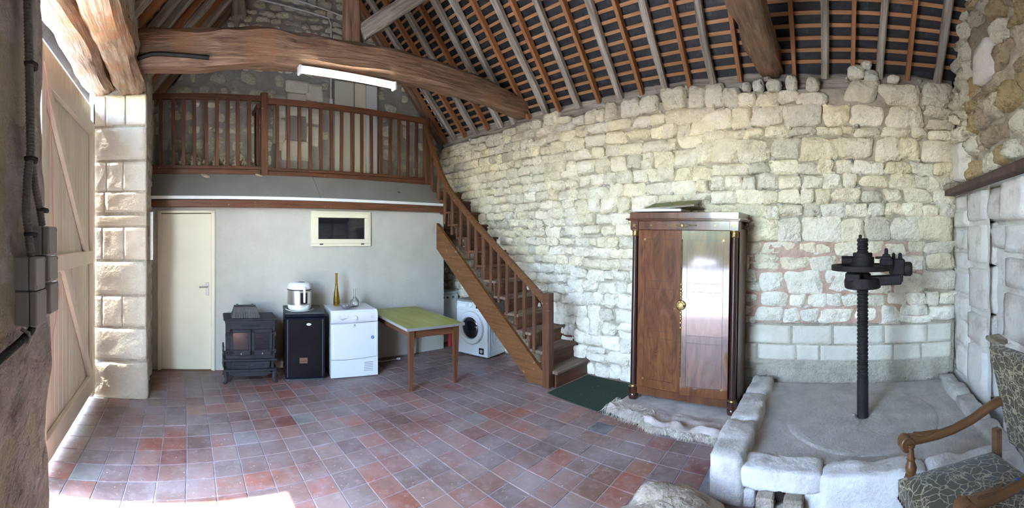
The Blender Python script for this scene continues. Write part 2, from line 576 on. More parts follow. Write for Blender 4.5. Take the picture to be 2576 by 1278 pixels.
def floor_build():
    fl = MB()
    fl.box(((XLO + 5.1) / 2 - .02, 2.4, -.057), (6.2, 7.8, .12))
    fo = fl.build('floor', M['grout'])
    tag(fo, 'terracotta tiled floor of the barn', None, None, 'structure')
    rg = random.Random(11)
    base = [(.30, .145, .105), (.27, .15, .12), (.32, .17, .125), (.25, .15, .125), (.33, .13, .09), (.28, .18, .15), (.30, .20, .165), (.24, .165, .145)]
    special = {}
    special.update(TILE_SPECIAL)
    tl = []
    for i in range(-3, 27):
        for j in range(-22, 14):
            q = [tilept(i, j), tilept(i + 1, j), tilept(i + 1, j + 1), tilept(i, j + 1)]
            cx = sum(p[0] for p in q) / 4
            cy = sum(p[1] for p in q) / 4
            if not (XLO - .1 < cx < 4.5 and YF - .1 < cy < 5.6):
                continue
            if cx < XL - .12 and not (1.2 < cy < 4.45):
                continue
            if cx > 2.75 and cy < .85:
                continue
            k = base[rg.randrange(len(base))]
            vv = rg.uniform(.52, .82)
            k = special.get((i, j), (k[0] * vv, k[1] * vv, k[2] * vv))
            r = math.hypot(cx, cy)
            th = math.atan2(cx, cy)
            x = 460 + F * th
            y = YH + F * H / r
            seen = -20 < x < 2300 and y < 1300 and not (x < 100)
            if cx > 3.95 and cy < 3.05 or (cy > 5.0 and cx < 2.4) or cx > 4.2:
                seen = False
            tl.append((r if seen else 99 + r, q, (cx, cy), k, rg.uniform(-.0008, .0018)))
    tl.sort(key=lambda a: a[0])
    rest = MB()
    for n, (r, q, c, k, dz) in enumerate(tl):
        g = .0034
        P = []
        for ins, z in ((g, -.02), (g, .004 + dz), (g + .003, .0062 + dz)):
            for p in q:
                d = Vector((c[0] - p[0], c[1] - p[1]))
                d = d.normalized() * ins * 1.41
                P.append((p[0] + d.x - c[0], p[1] + d.y - c[1], z))
        Fc = [(3, 2, 1, 0), (8, 9, 10, 11)]
        for a in (0, 4):
            for e in range(4):
                Fc.append((a + e, a + (e + 1) % 4, a + 4 + (e + 1) % 4, a + 4 + e))
        if n < 300:
            m = MB()
            m.tint = k
            m.add(P, Fc)
            m.build('tile', M['tile'], fo, (c[0], c[1], 0), recalc=False)
        else:
            rest.tint = k
            rest.add([(p[0] + c[0], p[1] + c[1], p[2]) for p in P], Fc)
    tag(rest.build('tile_field', M['tile'], fo, recalc=False), None, None, None, 'stuff')


TILE_SPECIAL = {(10, 0): (0.115, 0.05, 0.042), (19, -6): (0.075, 0.075, 0.085), (18, 2): (0.115, 0.05, 0.042), (5, 2): (.235, .085, .055), (6, 2): (.20, .185, .16), (6, 5): (.27, .145, .075), (4, 5): (.27, .145, .075), (19, -9): (.235, .085, .055), (16, -9): (.235, .085, .055), (16, -6): (.235, .085, .055), (15, -6): (.235, .085, .055), (18, -11): (.165, .06, .045), (15, -2): (.165, .06, .045), (16, -1): (.20, .185, .16), (14, -3): (.235, .085, .055), (3, 1): (.165, .06, .045), (2, 2): (.235, .085, .055), (-1, 0): (.235, .085, .055), (8, 3): (.165, .06, .045), (9, 3): (.20, .185, .16), (0, 0): (.20, .185, .16), (3, 3): (.235, .085, .055), (15, 0): (.165, .06, .045), (17, -1): (.235, .085, .055), (14, 4): (.165, .06, .045), (10, -2): (.235, .085, .055)}
floor_build()


# ---- masonry
def stone_mesh(mb, c, U, N, wd, hg, d, rg, nu=7, nv=6, p=6.0, jit=.09, rough=.012, back=.07, rot=0.0, flat=5.0, tilt=.3):
    sd = rg.random() * 100
    P, idx = [], {}
    U, N = Vector(U), Vector(N)
    Z = Vector((0, 0, 1))
    c = Vector(c)
    cr, sr = math.cos(rot), math.sin(rot)
    tilt_u, tilt_v = rg.uniform(-tilt, tilt) * d, rg.uniform(-tilt, tilt) * d
    cj = [(rg.uniform(-1, 1) * jit * wd * .9, rg.uniform(-1, 1) * jit * hg * .9) for _ in range(4)]
    for i in range(nu + 1):
        for j in range(nv + 1):
            a, b = math.sin((2 * i / nu - 1) * PI / 2), math.sin((2 * j / nv - 1) * PI / 2)
            m_ = max(abs(a), abs(b))
            if m_ > 1e-6:
                s = 1 / ((abs(a / m_) ** p + abs(b / m_) ** p) ** (1 / p))
            else:
                s = 1
            an = math.atan2(b, a)
            jj = 1 + jit * noise.noise(Vector((math.cos(an) * 1.3 + sd, math.sin(an) * 1.3, sd * .7))) * 1.6 * m_
            x, y = a * s * jj, b * s * jj
            x, y = x * wd / 2, y * hg / 2
            wa, wb = (a + 1) / 2, (b + 1) / 2
            for (kx, ky), kw_ in zip(cj, ((1 - wa) * (1 - wb), wa * (1 - wb), wa * wb, (1 - wa) * wb)):
                x += kx * kw_
                y += ky * kw_
            x, y = x * cr - y * sr, x * sr + y * cr
            dep = d * (1 - m_ ** flat) - .012 * (m_ ** flat) + rough * fbm(x * 9 + sd, y * 9, sd, 3) * 1.3 * (1 - m_ ** 6) + (tilt_u * a + tilt_v * b) * (1 - m_ ** 6)
            idx[(i, j)] = len(P)
            P.append(c + U * x + Z * y + N * dep)
    Fc = [(idx[(i, j)], idx[(i + 1, j)], idx[(i + 1, j + 1)], idx[(i, j + 1)]) for i in range(nu) for j in range(nv)]
    if U.cross(Z).dot(N) < 0:
        Fc = [f[::-1] for f in Fc]
    rim = [(i, 0) for i in range(nu)] + [(nu, j) for j in range(nv)] + [(i, nv) for i in range(nu, 0, -1)] + [(0, j) for j in range(nv, 0, -1)]
    n0 = len(P)
    for k in rim:
        P.append(Vector(P[idx[k]]) - N * back)
    L = len(rim)
    for k in range(L):
        f = (idx[rim[k]], n0 + k, n0 + (k + 1) % L, idx[rim[(k + 1) % L]])
        Fc.append(f if U.cross(Z).dot(N) > 0 else f[::-1])
    return P, Fc


class Masonry:
    """a list of stones on one wall plane; the largest in view become parts, the rest one part of stuff"""

    def __init__(self, wall, O, U, N, material):
        self.wall, self.O, self.U, self.N, self.m = wall, Vector(O), Vector(U), Vector(N), material
        self.s = []

    def add(self, u0, u1, z0, z1, d=.03, tint=(1, 1, 1), m=None, vis=1.0, **kw):
        self.s.append((u0, u1, z0, z1, d, tint, m or self.m, vis, kw))

    def flush(self, rg, cap=300, name='stone'):
        def size(s):
            c = self.O + self.U * ((s[0] + s[1]) / 2)
            z = (s[2] + s[3]) / 2
            r = math.hypot(c.x, c.y)
            cosi = abs(Vector((c.x, c.y, 0)).normalized().dot(self.N))
            vis = s[7]
            if (YH + F * (H - z) / r) < -20:
                vis = 0
            return -(s[1] - s[0]) * (s[3] - s[2]) * cosi / r ** 2 * vis
        self.s.sort(key=size)
        rest = {}
        for n, (u0, u1, z0, z1, d, t, m, vis, kw) in enumerate(self.s):
            c = self.O + self.U * ((u0 + u1) / 2) + Vector((0, 0, (z0 + z1) / 2))
            P, Fc = stone_mesh(None, (0, 0, 0), self.U, self.N, u1 - u0, z1 - z0, d, rg, **kw)
            if n < cap and size((u0, u1, z0, z1, d, t, m, vis, kw)) < -1e-5:
                mb = MB()
                mb.tint = t
                mb.add(P, Fc)
                mb.build(name, m, self.wall, c, recalc=False).data.shade_smooth()
            else:
                r = rest.setdefault(m.name, (MB(), m))[0]
                r.tint = t
                r.add([Vector(p) + c for p in P], Fc)
        for mb, m in rest.values():
            o = tag(mb.build(name + '_field', m, self.wall, recalc=False), None, None, None, 'stuff')
            o.data.shade_smooth()
        self.s = []


def rough_sheet(name, O, U, N, lu, z0, z1, step, amp, material, parent=None, seed=0, lean=None):
    """mortar face of a wall: a grid with uneven relief"""
    O, U, N = Vector(O), Vector(U), Vector(N)
    nu, nz = max(2, int(lu / step)), max(2, int((z1 - z0) / step))
    P = []
    for i in range(nu + 1):
        for j in range(nz + 1):
            u, z = lu * i / nu, z0 + (z1 - z0) * j / nz
            if lean:
                u = u * lean(z) / lu
            P.append(O + U * u + Vector((0, 0, z)) + N * (amp * fbm(u * 4 + seed, z * 4, seed, 3)))
    Fc = [(i * (nz + 1) + j, (i + 1) * (nz + 1) + j, (i + 1) * (nz + 1) + j + 1, i * (nz + 1) + j + 1) for i in range(nu) for j in range(nz)]
    if U.cross(Vector((0, 0, 1))).dot(N) < 0:
        Fc = [f[::-1] for f in Fc]
    o = MB().add(P, Fc).build(name, material, parent, recalc=False)
    o.data.shade_smooth()
    return o


def course_row(ms, u0, u1, z0, z1, wmin, wmax, rg, **kw):
    u = u0 + rg.uniform(-.1, 0)
    tf = kw.pop('tf', None)
    gap = kw.pop('gap', .018)
    dmin, dmax = kw.pop('dr', (.018, .045))
    while u < u1:
        wd = rg.uniform(wmin, wmax)
        if u1 - (u + wd) < wmin * .6:
            wd = u1 - u + .02
        hgt = z1 - z0
        t = tf(u, z0) if tf else (1, 1, 1)
        if rg.random() < .16 and hgt > .17 and wd < .35:            # two small ones stacked
            zm = z0 + hgt * rg.uniform(.4, .6)
            ms.add(u + gap / 2, u + wd - gap / 2, z0 + gap / 2, zm - gap / 2, rg.uniform(dmin, dmax), t, rot=rg.uniform(-.05, .05), **kw)
            ms.add(u + gap / 2, u + wd - gap / 2, zm + gap / 2, z1 - gap / 2, rg.uniform(dmin, dmax), t, rot=rg.uniform(-.05, .05), **kw)
        else:
            e0, e1 = rg.uniform(-.012, .018), rg.uniform(-.02, .012)
            ms.add(u + gap / 2, u + wd - gap / 2, z0 + gap / 2 + e0, z1 - gap / 2 + e1, rg.uniform(dmin, dmax), t, rot=rg.uniform(-.04, .04), **kw)
        u += wd


def tone(rg, lo=.86, hi=1.08, warm=.05):
    v = rg.uniform(lo, hi)
    k = rg.uniform(-warm, warm)
    return (v * (1 + k * .6), v, v * (1 - k))


def right_wall():
    wl = MB()
    wl.box((4.83, 2.475, 1.55), (.62, 7.75, 3.5))
    wall = wl.build('wall_right', M['mortar'])
    tag(wall, 'long cream limestone rubble wall behind wardrobe and stairs', None, None, 'structure')
    rough_sheet('mortar', (XR + .03, YF, 0), (0, 1, 0), (-1, 0, 0), YB - YF, -.05, 3.36, .05, .022, M['mortar'], wall, 1)
    rough_sheet('mortar', (XR - .004, -.95, 0), (0, 1, 0), (-1, 0, 0), 2.0, .84, 1.72, .05, .016, M['mortar_pink'], wall, 5)
    rg = random.Random(3)
    ms = Masonry(wall, (XR, 0, 0), (0, 1, 0), (-1, 0, 0), M['stone'])

    def tf(u, z):
        v = rg.uniform(.92, 1.12)
        if z < 1.35:                              # limewashed lower part
            v *= 1.06
            return (v, v * 1.0, v * 1.01)
        k = rg.uniform(-.03, .08)
        if rg.random() < .05:
            return (v * .76, v * .75, v * .72)
        return (v * (1.03 + k * .3), v, v * (.965 - k * 1.2))
    rough_sheet('render', (XR - .010, YF, 0), (0, 1, 0), (-1, 0, 0), 2.55, .40, .83, .05, .004, M['mortar'], wall, 6)
    # dressed blocks behind the press basin
    for (z0, z1, cuts) in ((.435, .612, (1.25, .85, .42, .17, -.33, -.62, -.93, -1.28)), (.615, .82, (1.25, .98, .47, .03, -.52, -1.0, -1.28))):
        for a, b in zip(cuts[:-1], cuts[1:]):
            ms.add(b + .002, a - .002, z0 + .002, z1 - .002, .02, tone(rg, .92, 1.0, .02), M['ashlar'], p=40, jit=.004, rough=.006, flat=60, tilt=.05, nu=9, nv=7)
    za = [.83, 1.02, 1.17, 1.41, 1.58, 1.715, 1.985, 2.135, 2.285, 2.44, 2.59, 2.85, 2.96, 3.2]
    for z0, z1 in zip(za[:-1], za[1:]):
        big = z1 - z0 > .2
        course_row(ms, -1.28, 1.45 + rg.uniform(-.12, .12), z0, z1, .2 if big else .15, .46 if big else .36, rg, tf=tf, gap=-.004, p=7, nu=9, nv=8, rough=.02, jit=.13)
    zb = [.0, .17, .36, .52, .72, .88, 1.06, 1.22, 1.36, 1.5, 1.63, 1.78, 1.92, 2.08, 2.26, 2.42, 2.58, 2.78, 2.92, 3.08, 3.24]
    for z0, z1 in zip(zb[:-1], zb[1:]):
        course_row(ms, 1.42, 3.3 + rg.uniform(-.12, .12), z0, z1, .13, .33, rg, tf=tf, gap=-.004, p=6, nu=9, nv=8, rough=.018, jit=.13)
    zc = [.0, .15, .3, .46, .6, .74, .87, 1.0, 1.13, 1.27, 1.4, 1.52, 1.65, 1.77, 1.9, 2.03, 2.15, 2.28, 2.42, 2.55, 2.66, 2.8, 2.92, 3.06, 3.2, 3.32]
    for z0, z1 in zip(zc[:-1], zc[1:]):
        course_row(ms, 3.28, YB, z0, z1, .11, .28, rg, tf=tf, gap=-.004, p=5.5, nu=9, nv=8, rough=.016, jit=.13)
    # ragged top: the last blocks under the plate (Y0, Y1, z0, z1)
    top = [(-1.28, -.92, 3.2, 3.47), (-.9, -.5, 3.2, 3.43), (-.48, -.12, 3.2, 3.46), (.1, .38, 3.19, 3.33), (.38, .62, 3.2, 3.34), (.62, .86, 3.19, 3.35), (.86, 1.06, 3.2, 3.36),
           (1.06, 1.22, 3.2, 3.42), (1.22, 1.44, 3.2, 3.47), (1.44, 1.66, 3.22, 3.48), (1.66, 1.98, 3.22, 3.52), (2.0, 2.26, 3.24, 3.44), (2.26, 2.56, 3.24, 3.46), (2.6, 2.76, 3.24, 3.44),
           (2.76, 2.9, 3.24, 3.4), (2.9, 3.06, 3.24, 3.41), (3.06, 3.28, 3.24, 3.36), (3.3, 3.52, 3.32, 3.4), (3.52, 3.8, 3.32, 3.5), (3.82, 4.0, 3.32, 3.47), (4.02, 4.3, 3.3, 3.43), (4.3, 4.6, 3.3, 3.42),
           (4.6, 5.0, 3.3, 3.4), (5.0, 5.4, 3.31, 3.4), (5.4, 5.8, 3.31, 3.4), (5.8, 6.2, 3.31, 3.4)]
    for a, b, z0, z1 in top:
        ms.add(a, b, z0, z1, rg.uniform(.03, .055), tf(a, z0), p=6, jit=.13, nu=9, nv=8, flat=7, rough=.025, back=.16)
    for (u0, u1, z0, z1, *_r) in list(ms.s):               # small pinning stones wedged in the joints
        if z0 > .85 and rg.random() < .62:
            cw, ch = rg.uniform(.03, .075), rg.uniform(.02, .045)
            cu = rg.choice((u0, u1)) + rg.uniform(-.02, .02)
            cz = rg.choice((z0, z1)) + rg.uniform(-.01, .01)
            ms.add(cu - cw / 2, cu + cw / 2, cz - ch / 2, cz + ch / 2, rg.uniform(.015, .035), tone(rg, .7, 1.0), nu=4, nv=4, p=4, jit=.2, rot=rg.uniform(-.4, .4))
    ms.flush(rg)
    # loose stones lying on the wall head, in front of the plate
    k = 0
    for (y, z0, wd, hg) in ((.96, 3.36, .1, .1), (.83, 3.35, .13, .12), (.66, 3.34, .17, .13), (.47, 3.34, .13, .16), (.24, 3.33, .15, .15), (-.22, 3.46, .19, .14), (-.38, 3.44, .16, .11), (-.33, 3.55, .12, .1),
                            (-.62, 3.43, .13, .08)):
        m = MB()
        m.tint = tone(rg, .85, 1.02)
        sd = rg.random() * 50
        m.ell((0, 0, 0), (1, 1, 1), 14, 9)
        vv = []
        for p in m.v:
            q = Vector(p)
            s = (abs(q.x) ** 3.2 + abs(q.y) ** 3.2 + abs(q.z) ** 3.2) ** (-1 / 3.2)
            q = q * s * (1 + .16 * fbm(q.x * 1.5 + sd, q.y * 1.5, q.z * 1.5, 3))
            vv.append((q.x * .075, q.y * wd / 2, q.z * hg / 2))
        m.v = vv
        o = m.build('loose_stone', M['stone'], None, (4.43, y, z0 + hg / 2 - .012), recalc=True)
        o.data.shade_smooth()
        lab = ['small squarish cream stone, first of the short row on the wall head', 'rounded cream stone, second of the short row on the wall head',
               'widest cream stone in the short row on the wall head', 'upright cream stone, fourth of the short row on the wall head',
               'cream stone at the press end of the short row on wall head', 'broad cream stone at the wardrobe end of the pile above the press',
               'brownish stone in the middle of the pile above the press', 'pointed grey stone topping the pile above the press',
               'small square cream block standing apart beside the pile above the press'][k]
        tag(o, lab, 'stone', 'loose stones on the wall head')
        k += 1
    return wall


right_wall()


def gable():
    wl = MB()
    wl.box((1.9, YB + .28, 3.3), (6.4, .5, 7.0))
    wall = wl.build('wall_back', M['gable_mortar'])
    tag(wall, 'grey rubble gable wall behind the loft railing', None, None, 'structure')
    rough_sheet('mortar', (-.6, YB, 0), (1, 0, 0), (0, -1, 0), 5.2, 0, 6.8, .09, .03, M['gable_mortar'], wall, 3)
    rg = random.Random(21)
    ms = Masonry(wall, (0, YB, 0), (1, 0, 0), (0, -1, 0), M['stone'])
    z = 2.5
    while z < 6.2:
        up = z > 4.15
        hg = rg.uniform(.1, .19) if up else rg.uniform(.15, .24)
        u = -.5 + rg.uniform(-.1, .05)
        while u < 4.4:
            wd = rg.uniform(.12, .3) if up else rg.uniform(.14, .34)
            hidden = (1.5 < u + wd / 2 < 2.05 and 2.8 < z < 4.2) or (2.25 < u + wd * .6 < 3.2 and z < 4.35)
            keep = rg.random() < (.97 if up else .74)
            if keep and not hidden and z + hg < 3.62 + TAN * min(4.45 - u, u + .74) + .3:
                v = rg.uniform(.62, .95)
                t = (v, v * .98, v * .93) if up else (v * .9, v * .9, v * .86)
                g = .016 if up else rg.uniform(.03, .06)
                ms.add(u + g / 2, u + wd - g / 2, z + g / 2 + rg.uniform(-.02, .02), z + hg - g / 2, rg.uniform(.02, .05) if up else .018, t, rot=rg.uniform(-.12, .12),
                       jit=.14, p=3.2, rough=.02 if up else .008)
            u += wd
        z += hg
    # dressed stones around the blind niche
    for a, b, z0, z1 in ((1.57, 1.97, 4.02, 4.22), (1.37, 1.59, 3.62, 3.98), (1.9, 2.16, 3.55, 3.9), (1.36, 1.58, 3.2, 3.6), (1.92, 2.12, 3.2, 3.53), (1.5, 2.02, 2.95, 3.28), (1.9, 2.2, 3.92, 4.2)):
        v = rg.uniform(.82, .95)
        ms.add(a, b, z0, z1, .03, (v, v, v * .96), M['ashlar'], p=12, jit=.02, rough=.008, flat=20, tilt=.1)
    ms.flush(rg)
    bx('niche_panel', (1.75, YB - .012, 3.83), (.3, .03, .34), M['curtain_cream'], wall)
    bx('niche_recess', (1.75, YB - .006, 3.47), (.3, .02, .38), M['greyboard'], wall)


gable()


def front_wall():
    wl = MB()
    wl.box((2.0, YF - .44, 3.2), (6.4, .5, 7.0))
    wall = wl.build('wall_front', M['mortar'])
    tag(wall, 'pale stone end wall beside the press, ochre stones above steel lintel', None, None, 'structure')
    rough_sheet('mortar', (4.5, YF - .13, 0), (-1, 0, 0), (0, 1, 0), 5.0, 0, 6.6, .08, .03, M['whitewash'], wall, 9)
    rough_sheet('render', (4.5, YF - .035, 0), (-1, 0, 0), (0, 1, 0), 1.08, 0, 2.26, .06, .02, M['whitewash'], wall, 31)
    rough_sheet('render', (3.06, YF - .035, 0), (-1, 0, 0), (0, 1, 0), 1.0, 0, 1.9, .06, .02, M['whitewash'], wall, 37)
    rough_sheet('mortar', (4.5, YF - .05, 0), (-1, 0, 0), (0, 1, 0), 2.4, 2.28, 5.5, .06, .04, M['mortar'], wall, 41)
    rg = random.Random(33)
    ms = Masonry(wall, (0, YF - .12, 0), (1, 0, 0), (0, 1, 0), M['stone'])
    z = 2.32
    while z < 5.2:
        hg = rg.uniform(.14, .26)
        u = 2.0 + rg.uniform(0, .1)
        while u < 4.42:
            wd = rg.uniform(.16, .42)
            v = rg.uniform(.8, 1.0)
            q = rg.random()
            if u < 3.75 and q < .55:
                t = (v * .62, v * .49, v * .33) if q < .3 else (v * .55, v * .47, v * .40)
            elif u < 3.75 and q < .75:
                t = (v * .72, v * .66, v * .60)
            else:
                t = (v, v * .98, v * .93)
            ms.add(u + .01, min(u + wd, 4.44) - .01, z + .008, z + hg - .008, rg.uniform(.1, .17), t, jit=.12, p=5, rough=.075, flat=8, tilt=.12, nu=10, nv=9, rot=rg.uniform(-.15, .15))
            u += wd
        z += hg
    # squared white blocks
    for a, b, z0, z1, d in ((2.45, 2.93, 1.88, 2.19, .10), (3.98, 4.3, 2.33, 2.75, .07), (3.22, 3.6, 3.12, 3.46, .08), (2.2, 2.44, 1.9, 2.2, .05)):
        ms.add(a, b, z0, z1, d + .12, (1.1, 1.08, 1.06), M['whitewash'], p=14, jit=.03, rough=.015, flat=30, tilt=.08)
    lows = [(3.95, 4.42, (.3, .62, .9, 1.16, 1.42, 1.62, 1.86, 2.05, 2.22)), (3.46, 3.95, (.3, .75, 1.05, 1.5, 1.9, 2.21)), (2.55, 3.05, (.05, .5, .95, 1.35, 1.62, 1.87)), (2.1, 2.55, (.05, .5, .95, 1.4, 1.88))]
    for a, b, zz in lows:
        for z0, z1 in zip(zz[:-1], zz[1:]):
            e = rg.uniform(-.05, .05)
            ms.add(a + .006, b - .006 + e * .2, z0 + .006, z1 - .006, rg.uniform(.11, .135), tone(rg, .97, 1.08, .02), M['whitewash'], p=16, jit=.01, rough=.022, flat=40, tilt=.03)
    for a, b, z0, z1 in ((3.08, 3.44, 1.9, 2.2), (3.1, 3.4, 1.66, 1.88)):
        ms.add(a, b, z0, z1, .12, (.9, .9, .9), M['whitewash'], p=8, jit=.03, rough=.02, flat=10)
    ms.flush(rg)
    # slit opening: sides stand proud, back is recessed by the blocks around it
    bx('sill', (3.24, YF - .055, .88), (.36, .13, .04), M['rock'], wall, .01)
    lt = thing('steel_lintel', 'rusty steel lintel bar high on the end wall', 'lintel', (3.2, YF + .07, 2.24))
    bx('bar', (.05, 0, 0), (2.2, .12, .062), M['rustbrown'], lt, .006)
    bl = bx('wood_block', (4.28, YF + .09, 2.30), (.2, .1, .06), M['oldwood'], None, .008)
    tag(bl, 'short grey timber block at the inner end of the steel lintel', 'block')


front_wall()


def left_wall():
    wl = MB()
    wl.box((-.74, -.07, 2.0), (.62, 2.46, 4.02))                 # beside the camera
    wl.box((-.74, 5.5, 2.0), (.58, 2.0, 4.02))                   # behind the pier
    wl.box((-.74, 2.8, 3.83), (.6, 3.4, .42))                    # above the lintels
    wall = wl.build('wall_left', M['mortar'])
    tag(wall, 'left stone wall with jamb, gate opening and pier', None, None, 'structure')
    # near jamb: rough rendered face
    rough_sheet('render', (-.43, -1.3, 0), (0, 1, 0), (1, 0, 0), 2.5, 0, 4.0, .03, .016, M['jamb'], wall, 13, lambda z: 2.66 - .06 * z)
    jb = MB().add([(-1.05, 1.1, 0), (-.45, 1.1, 0), (-.45, 1.355, 0), (-1.05, 1.3, 0), (-1.05, 1.1, 3.6), (-.45, 1.1, 3.6), (-.45, 1.14, 3.6), (-1.05, 1.1, 3.6)],
                  [(0, 3, 2, 1), (4, 5, 6, 7), (0, 1, 5, 4), (1, 2, 6, 5), (2, 3, 7, 6), (3, 0, 4, 7)])
    jb.build('jamb_core', M['jamb'], wall)
    rough_sheet('render', (-.43, 1.2, 0), (0, 1, 0), (1, 0, 0), 3.4, 3.5, 4.06, .05, .05, M['mortar'], wall, 19)
    rough_sheet('render', (-1.02, 4.482, 0), (1, 0, 0), (0, -1, 0), .625, .42, 3.32, .05, .004, M['mortar'], wall, 27)
    # pier face: squared blocks (X0, X1, z0, z1)
    rg = random.Random(5)
    ms = Masonry(wall, (0, 4.5, 0), (1, 0, 0), (0, -1, 0), M['ashlar'])
    rows = [(3.317, 2.978, (-1.02, -.84, -.62, -.39)), (2.972, 2.599, (-1.02, -.39)), (2.594, 2.264, (-1.02, -.83, -.65, -.39)), (2.26, 2.03, (-1.02, -.86, -.39)),
            (2.0, 1.885, (-1.02, -.39)), (1.881, 1.511, (-1.02, -.88, -.64, -.39)), (1.507, 1.132, (-1.02, -.39)), (1.128, .783, (-1.02, -.88, -.66, -.39)), (.779, .431, (-1.02, -.39))]
    for z1, z0, cuts in rows:
        for a, b in zip(cuts[:-1], cuts[1:]):
            t = tone(rg, .9, 1.0, .03)
            if z0 > 1.85 and z1 < 2.3 or (z0 == 1.511 and a > -.9):
                t = (t[0] * 1.0, t[1] * .93, t[2] * .87)
            ms.add(a + .002, b - .002, z0 + .001, z1 - .001, .03, t, p=40, jit=.003, rough=.006, flat=90, nu=10, nv=8, back=.1, tilt=.04)
    ms.add(-1.02, -.37, -.02, .428, .035, (.74, .70, .66), M['ashlar'], p=10, jit=.03, rough=.02, flat=14, nu=12, nv=10, back=.1, tilt=.1)
    ms.flush(rg)
    # inner side of the pier: rough rubble
    rough_sheet('mortar', (-.42, 4.49, 0), (0, 1, 0), (1, 0, 0), 1.8, 0, 4.0, .05, .025, M['mortar'], wall, 23)
    ms = Masonry(wall, (-.42, 0, 0), (0, 1, 0), (1, 0, 0), M['stone'])
    z = 0
    while z < 3.8:
        hg = rg.uniform(.16, .3)
        course_row(ms, 4.66, 5.5, z, z + hg, .18, .4, rg, tf=lambda u, z_: tone(rg, .55, .75), dr=(.012, .022))
        z += hg
    ms.flush(rg)
    # pale strip with a label pinned to the pier edge
    # two lintel beams over the gate opening
    l1 = timber('lintel_beam', (-.895, 1.0, 3.47), (-.895, 4.78, 3.46), .3, .30, M['lintel'], None, .03, 3, 40, rnd=.2)
    tag(l1, 'pale hewn oak lintel over the gate, outer of the pair', 'beam', None, 'structure')
    l2 = timber('lintel_beam', (-.575, 1.0, 3.50), (-.565, 4.78, 3.47), .31, .34, M['lintel'], None, .03, 8, 40, rnd=.2)
    tag(l2, 'pale hewn oak lintel over the gate, inner of the pair', 'beam', None, 'structure')


M['jamb'] = mat('weathered jamb stone', world=True, stops=[(.3, (.30, .26, .24)), (.5, (.44, .39, .36)), (.7, (.55, .50, .46))], scale=7, rough=1, bump=1, bscale=26, spec=.15, bdist=.03,
                stains=((.24, .19, .17), 6, .56, .74))
left_wall()


